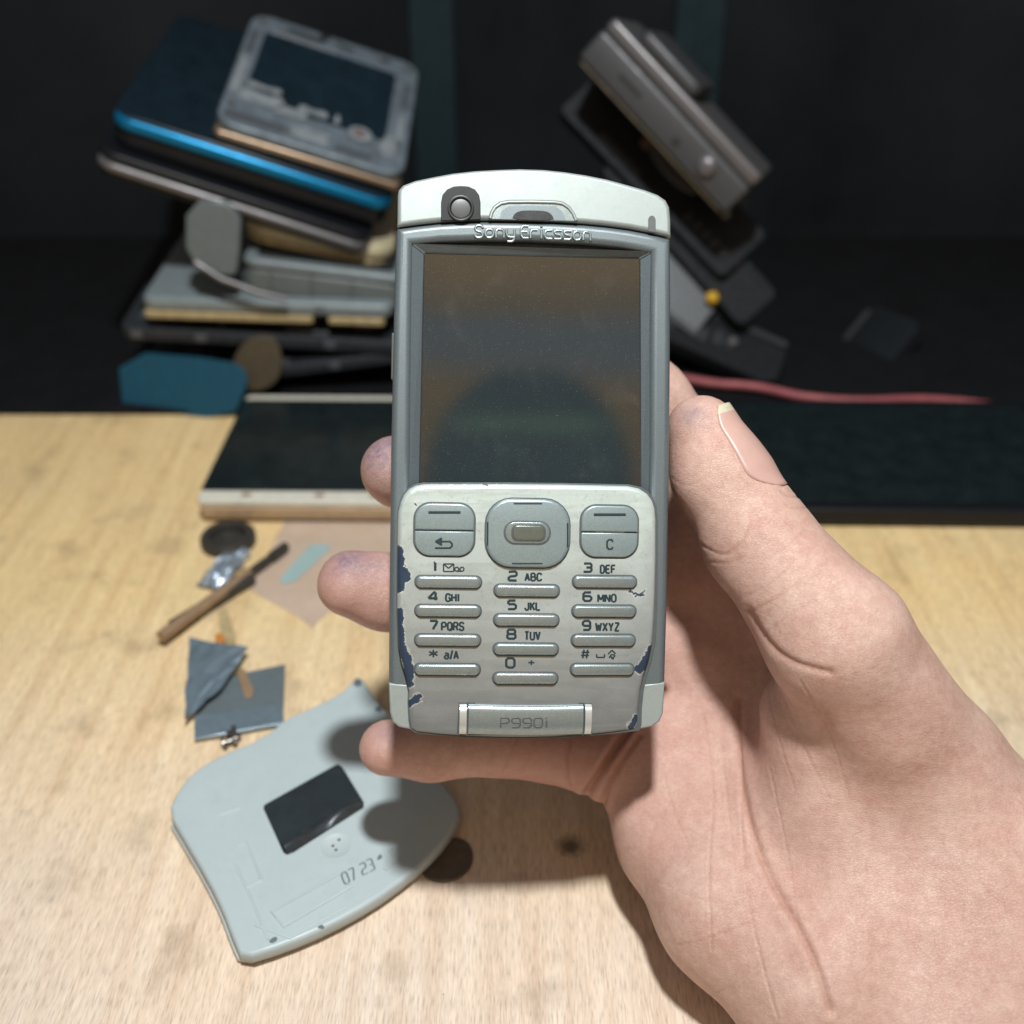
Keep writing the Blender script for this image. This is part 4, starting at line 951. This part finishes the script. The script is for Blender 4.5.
tag(o, 'small yellow plastic knob in the dark right pile', 'knob')
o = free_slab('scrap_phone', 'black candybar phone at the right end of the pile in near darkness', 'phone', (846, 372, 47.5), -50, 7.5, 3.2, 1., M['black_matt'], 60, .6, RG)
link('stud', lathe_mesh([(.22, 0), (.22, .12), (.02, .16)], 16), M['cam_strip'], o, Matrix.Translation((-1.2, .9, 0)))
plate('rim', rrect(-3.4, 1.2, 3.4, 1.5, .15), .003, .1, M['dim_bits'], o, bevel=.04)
# dim upright strips against the wall
for (x0, x1, lab, mm) in ((652, 694, 'dim teal upright strip against the black wall behind the camera', M['teal_strip']), (424, 462, 'dark translucent upright panel behind the top of the held phone', M['teal_strip'])):
    p0, p1 = at(x0, 330, 64.2), at(x1, 330, 64.2)
    o = plate('upright_strip', rrect(p0.x, .23, p1.x, 34, .2), -.2, .2, mm, None, bevel=.08, M=Matrix.Translation((0, 64.2, 0)) @ Matrix.Rotation(R(90), 4, 'X'))
    tag(o, lab, 'strip')

# ================================================================== ON THE DESK, LEFT
def on_desk(name, label, cat, pts, z0, z1, m, bevel=.02, rounds=0, parent=None):
    P = [onz(*p, z1) for p in pts]; q = [(p.x, p.y) for p in P]
    if rounds: q = chaikin(q, rounds)
    a = sum(q[i][0]*q[(i+1) % len(q)][1]-q[(i+1) % len(q)][0]*q[i][1] for i in range(len(q)))
    if a < 0: q = q[::-1]
    o = plate(name, q, z0, z1, m, parent, bevel=bevel)
    if label: tag(o, label, cat)
    return o
# film bag with teal strip on it
on_desk('plastic_film', 'cloudy beige plastic film lying on the desk behind the fingers', 'film', [(250, 590), (286, 518), (402, 522), (420, 560), (330, 610), (312, 628), (298, 616)], .004, .03, M['film'], .008)
on_desk('film_strip', 'faded teal strip lying on the cloudy plastic film', 'strip', [(279, 580), (283, 584), (296, 580), (331, 547), (326, 544), (310, 545), (296, 560)], .036, .05, M['label_teal'], .004)
# precision tool
a, b_ = onz(206, 604, .4), onz(286, 546, .3)
tool = empty('screwdriver', M=Matrix.Translation(a)); tag(tool, 'slim tan handled tool with a dark tip lying beside the foil', 'screwdriver')
dv = b_-a
def along(t): return tuple(dv*t)
tubes('handle', [[along(-.5), along(.25), along(.52)]], .19, M['tool_tan'], tool)
tubes('shaft', [[along(.522), along(.8)]], .13, M['tool_dark'], tool); tubes('tip', [[along(.80), along(.95), along(1.0)]], .17, M['tool_dark'], tool)
# second dark tool below it
a2, b2 = onz(196, 612, .25), onz(252, 578, .25)
o = tubes('metal_rod', [[tuple(a2-(b2-a2)*.4), tuple(b2)]], .22, M['tool_dark'], None); tag(o, 'dark metal rod lying along the lower side of the tan tool', 'rod')
# ring
o = link('magnifier_ring', lathe_mesh([(.98, 0), (.98, .3), (.9, .4), (.66, .4), (.6, .25), (.6, .12), (.02, .12)], 32), M['tool_dark'], None, Matrix.Translation(onz(229, 543, 0)+Vector((0, 0, .01))))
tag(o, 'black eyeglass loupe ring lying by the tip of the tan tool', 'loupe')
# foil strip
def crumple(name, label, cat, pts, m, amp=.15, z=.1, seed=1, n=10):
    rnd = random.Random(seed); P = [onz(*p, z) for p in pts]
    bm = bmesh.new(); g = []
    for i in range(n+1):
        row = []
        for j in range(n+1):
            u, v = i/n, j/n
            p = (P[0]*(1-u)+P[1]*u)*(1-v)+(P[3]*(1-u)+P[2]*u)*v
            row.append(bm.verts.new((p.x+rnd.uniform(-.04, .04), p.y+rnd.uniform(-.04, .04), z+rnd.uniform(0, amp))))
        g.append(row)
    for i in range(n):
        for j in range(n): bm.faces.new((g[i][j], g[i+1][j], g[i+1][j+1], g[i][j+1]))
    bmesh.ops.recalc_face_normals(bm, faces=bm.faces)
    me = bpy.data.meshes.new(name); bm.to_mesh(me); bm.free()
    o = link(name, me, m); md = o.modifiers.new('t', 'SOLIDIFY'); md.thickness = .02
    tag(o, label, cat); return o
crumple('foil_scrap', 'crumpled bright foil strip between the loupe ring and the tan tool', 'foil', [(196, 588), (222, 592), (252, 556), (236, 546)], M['foil'], .28, .06, 3)
# steel plates
o = on_desk('shield_plate', 'flat grey steel shield plate with a folded bright edge beside the pale cover', 'metal plate', [(196, 738), (283, 722), (285, 664), (196, 682)], .006, .10, M['steel_dark'], .02)
e = on_desk('bright_edge', None, None, [(194, 739), (284, 723), (283, 703), (194, 716)], .105, .20, M['steel_blue'], .04, 0, o)
e2 = on_desk('brass_clip', None, None, [(236, 670), (244, 668), (254, 690), (252, 696), (245, 697)], .105, .16, M['tool_tan'], .02, 0, o)
Mx, w = frame3(onz(182, 712, .35), onz(222, 686, .35), R(4))
crumple('steel_sheet', 'light blue reflective metal sheet propped on the grey shield plate', 'metal sheet', [(184, 722), (220, 690), (249, 650), (190, 640)], M['steel_blue'], .10, .34, 5, 6)
# small bits
o = on_desk('flex_scrap', 'curled tan scrap above the light blue metal sheet', 'scrap', [(218, 612), (226, 606), (231, 622), (237, 640), (229, 646), (221, 640)], .004, .12, M['cream_edge'], .03, 1)
o = on_desk('orange_scrap', 'tiny orange scrap at the left side of the desk', 'scrap', [(214, 634), (222, 632), (226, 640), (218, 645)], .13, .2, M['orange'], .02, 1)
SG = 'small steel screws by the corner of the pale cover'
scr_me = None
for i, (px, py, rz, lab) in enumerate(((231, 735, 30, 'small steel screw lying between the shield plate and the pale cover'), (222, 746, 120, 'small steel screw closest to the left corner of the pale cover'), (236, 740, 200, 'small steel screw resting near the shield plate, rightmost of three'))):
    p = onz(px, py, .12)
    if scr_me is None: scr_me = lathe_mesh([(.10, 0), (.16, .02), (.16, .10), (.08, .14), (.07, .14), (.07, .45), (.02, .5)], 14); scr_me.materials.append(M['screw'])
    so_ = bpy.data.objects.new('screw', scr_me); COL.objects.link(so_); so_.matrix_world = Matrix.Translation((p.x, p.y, .17)) @ Matrix.Rotation(R(rz), 4, 'Z') @ Matrix.Rotation(R(84), 4, 'X')
    tag(so_, lab, 'screw', SG)

# ------------------------------------------------------------------ pale grey battery cover, inside up
cz = .55
cov_px = [(168, 812), (176, 792), (192, 772), (219, 755), (262, 738), (285, 718), (310, 708), (338, 694), (350, 683), (358, 675), (366, 682), (378, 702), (392, 716), (404, 738), (432, 768), (462, 806), (455, 826), (436, 852), (408, 876), (372, 902), (328, 926), (285, 944), (242, 958), (232, 936), (222, 908), (206, 876), (186, 842)]
cover = empty('battery_cover', M=Matrix.Translation(onz(330, 810, 0))); tag(cover, 'pale grey phone battery cover lying inside up with a black foil window', 'phone part')
off = onz(330, 810, 0)
def cpts(pts, z): return [(onz(*p, z).x-off.x, onz(*p, z).y-off.y) for p in pts]
def ccw(q):
    a = sum(q[i][0]*q[(i+1) % len(q)][1]-q[(i+1) % len(q)][0]*q[i][1] for i in range(len(q))); return q if a > 0 else q[::-1]
plate('shell', ccw(chaikin(cpts(cov_px, cz), 1)), .22, cz, M['cover'], cover, bevel=.10)
plate('outer_rim', ccw(chaikin(cpts([(a+(-3 if a < 260 else 0), b+3) for a, b in cov_px[15:]+cov_px[:1]] + [(260, 790)], .3), 1)), .02, .218, M['cover_edge'], cover, bevel=.08)
win = plate('foil_window', ccw(cpts([(263.5, 809), (264.5, 805.5), (335, 766), (339, 765), (343, 768.5), (364, 803), (363.5, 808), (293, 853), (287, 855), (283.5, 853)], cz)), cz, cz+.035, M['sticker'], cover, bevel=.012)
bm = bmesh.new(); P0 = cpts([(280, 845), (287, 854), (364, 807), (358, 796)], cz+.04); nn = 14; rows = []
for i in range(nn+1):
    u = i/nn; a = Vector(P0[0])*(1-u)+Vector(P0[3])*u; b2_ = Vector(P0[1])*(1-u)+Vector(P0[2])*u
    rows.append([bm.verts.new((*(a*(1-k/4)+b2_*k/4), cz+.045+.16*math.sin(k/4*math.pi)*(.6+.4*math.sin(u*9+1)))) for k in range(5)])
for r0, r1 in zip(rows, rows[1:]):
    for k in range(4): bm.faces.new((r0[k], r1[k], r1[k+1], r0[k+1]))
bmesh.ops.recalc_face_normals(bm, faces=bm.faces)
me = bpy.data.meshes.new('roll'); bm.to_mesh(me); bm.free(); link('foil_curl', me, M['foil_glint'], win, None, True)
c = onz(336, 846, cz)
link('moulded_disc', lathe_mesh([(.42, 0), (.42, .006), (.40, .010), (.38, .010), (.37, .002), (.02, .002)], 36), M['cover_emb'], cover, Matrix.Translation((c.x-off.x, c.y-off.y, cz)))
for (px, py) in ((333, 846), (339, 840), (336, 850)):
    c = onz(px, py, cz); link('pin_hole', lathe_mesh([(.035, 0), (.035, .012), (.01, .014)], 10), M['dark_gap'], cover, Matrix.Translation((c.x-off.x, c.y-off.y, cz)))
fr = [[(338, 874), (272, 912), (284, 927), (352, 886)], [(384, 870), (398, 860), (390, 850)]]
for l in fr: tubes('moulded_frame', [[(*p, 0) for p in cpts(l, cz)]], .045, M['cover_emb'], cover, .8, cz)
for l in ([(262, 880), (246, 842), (232, 850)], [(262, 880), (246, 888)], [(219, 815), (240, 808)], [(255, 925), (290, 938), (352, 904), (392, 882)], [(234, 862), (252, 900), (268, 940)]):
    tubes('moulded_ridge', [[(*p, 0) for p in cpts(l, cz)]], .035, M['cover_emb'], cover, .7, cz)
def stamp():
    out = []
    for t, x0, x1 in (('07', 0, 1.15), ('23', 1.75, 2.9)):
        for pl in word_lines(t, x0, 0, x1, 1.15, .35):
            out.append([(345+a*10.4+(b-1.15)*3.6, 885-a*5.4+(b-1.15)*9.6) for a, b in pl])
    return out
tubes('stamped_date', [[(*p, 0) for p in cpts(l, cz)] for l in split_sharp(stamp(), 25)], .020, M['steel_dark'], cover, .4, cz+.004)
for pts in ([(352, 684), (357, 677), (363, 682), (359, 688)], [(374, 708), (381, 705), (383, 711), (377, 713)], [(376, 861), (380, 853), (383, 858)], [(268, 941), (276, 936), (278, 940), (272, 944)], [(316, 928), (322, 924), (325, 928)]):
    plate('grime', ccw(chaikin(cpts(pts, cz), 1)), cz, cz+.008, M['steel_dark'], cover, bevel=.002)
# dark foam pad beside the cover
on_desk('foam_pad', 'round dark foam pad on the desk at the right corner of the pale cover', 'pad', [(418, 872), (425, 848), (446, 836), (466, 838), (474, 852), (471, 868), (455, 880), (436, 882)], .004, .09, M['foam'], .05, 2)

# ================================================================== LIGHT, WORLD, CAMERA
ld = bpy.data.lights.new('bench_lamp', 'AREA'); ld.shape = 'DISK'; ld.size = 4.0; ld.energy = 40000; ld.color = (.97, 1.0, .985)
lo_ = bpy.data.objects.new('bench_lamp', ld); COL.objects.link(lo_)
lp = Vector((1.5, 6.0, 58)); lo_.location = lp
lo_.rotation_euler = (Vector((0, 20, 0))-lp).to_track_quat('-Z', 'Y').to_euler()

wd = bpy.data.worlds.new('World'); scene.world = wd; wd.use_nodes = True; nt = wd.node_tree; L = nt.links
bg = nt.nodes['Background']; tc = N(nt, 'ShaderNodeTexCoord'); vec = tc.outputs['Generated']
def dot(v):
    n = N(nt, 'ShaderNodeVectorMath', operation='DOT_PRODUCT'); L.new(vec, n.inputs[0]); n.inputs[1].default_value = v; return n.outputs['Value']
dz, dx, dy = dot(CB), dot(CR), dot(CU)
dzs = math_n(nt, 'MAXIMUM', dz, .02)
u = math_n(nt, 'DIVIDE', dx, dzs); v = math_n(nt, 'DIVIDE', dy, dzs)
up = dot((0, 0, 1))
amb = ramp(nt, math_n(nt, 'MULTIPLY_ADD', up, .5, .5), [(.40, (.03, .032, .035)), (.62, (.085, .09, .10)), (1., (.235, .25, .265))])
# room pattern added for the screen to mirror: brown bands, grey band, dark dome
nzw = N(nt, 'ShaderNodeTexNoise', i_Scale=6., i_Detail=3.0); L.new(vec, nzw.inputs['Vector'])
vv = math_n(nt, 'ADD', v, math_n(nt, 'MULTIPLY', math_n(nt, 'SUBTRACT', nzw.outputs['Fac'], .5), .07))
uc = math_n(nt, 'SUBTRACT', u, .165)
room = ramp(nt, math_n(nt, 'MULTIPLY', vv, 2.5), [(.10, (.52, .36, .19)), (.30, (.62, .42, .21)), (.36, (.44, .43, .42)), (.40, (.38, .43, .48)), (.45, (.38, .43, .48)), (.50, (.58, .41, .24)), (.58, (.88, .56, .26)), (.85, (.7, .5, .28))])
ell = math_n(nt, 'ADD', math_n(nt, 'POWER', math_n(nt, 'DIVIDE', uc, .104), 2.), math_n(nt, 'POWER', math_n(nt, 'DIVIDE', math_n(nt, 'SUBTRACT', v, .03), .112), 2.))
dome = ramp(nt, ell, [(.80, 1.), (1.05, 0.)])
room = mixc(nt, dome, room, (.12, .20, .235))
ring = ramp(nt, math_n(nt, 'ADD', math_n(nt, 'POWER', math_n(nt, 'DIVIDE', math_n(nt, 'SUBTRACT', uc, .02), .055), 2.), math_n(nt, 'POWER', math_n(nt, 'DIVIDE', math_n(nt, 'SUBTRACT', v, .035), .04), 2.)), [(.68, 0.), (.85, .5), (.95, .5), (1.0, 0.)])
room = mixc(nt, ring, room, (.24, .46, .32))
bar = math_n(nt, 'MULTIPLY', ramp(nt, math_n(nt, 'ABSOLUTE', math_n(nt, 'SUBTRACT', v, .083)), [(.003, 1.), (.012, 0.)]), ramp(nt, math_n(nt, 'ABSOLUTE', uc), [(.05, 1.), (.09, 0.)]))
room = mixc(nt, bar, room, (.27, .50, .36))
back = ramp(nt, dz, [(.80, 0.), (.93, 1.)])
col = mixc(nt, back, amb, room)
L.new(col, bg.inputs['Color']); bg.inputs['Strength'].default_value = 1.0

cd = bpy.data.cameras.new('camera'); cam = bpy.data.objects.new('camera', cd); COL.objects.link(cam); cam.matrix_world = CAM
cd.sensor_width = 36; cd.lens = FPX/1024*36; cd.clip_start = .1; cd.clip_end = 1000
cd.dof.use_dof = True; cd.dof.focus_distance = 22.0; cd.dof.aperture_fstop = cd.lens*.001/.35
scene.camera = cam
scene.view_settings.view_transform = 'Standard'; scene.view_settings.look = 'None'; scene.view_settings.exposure = 0
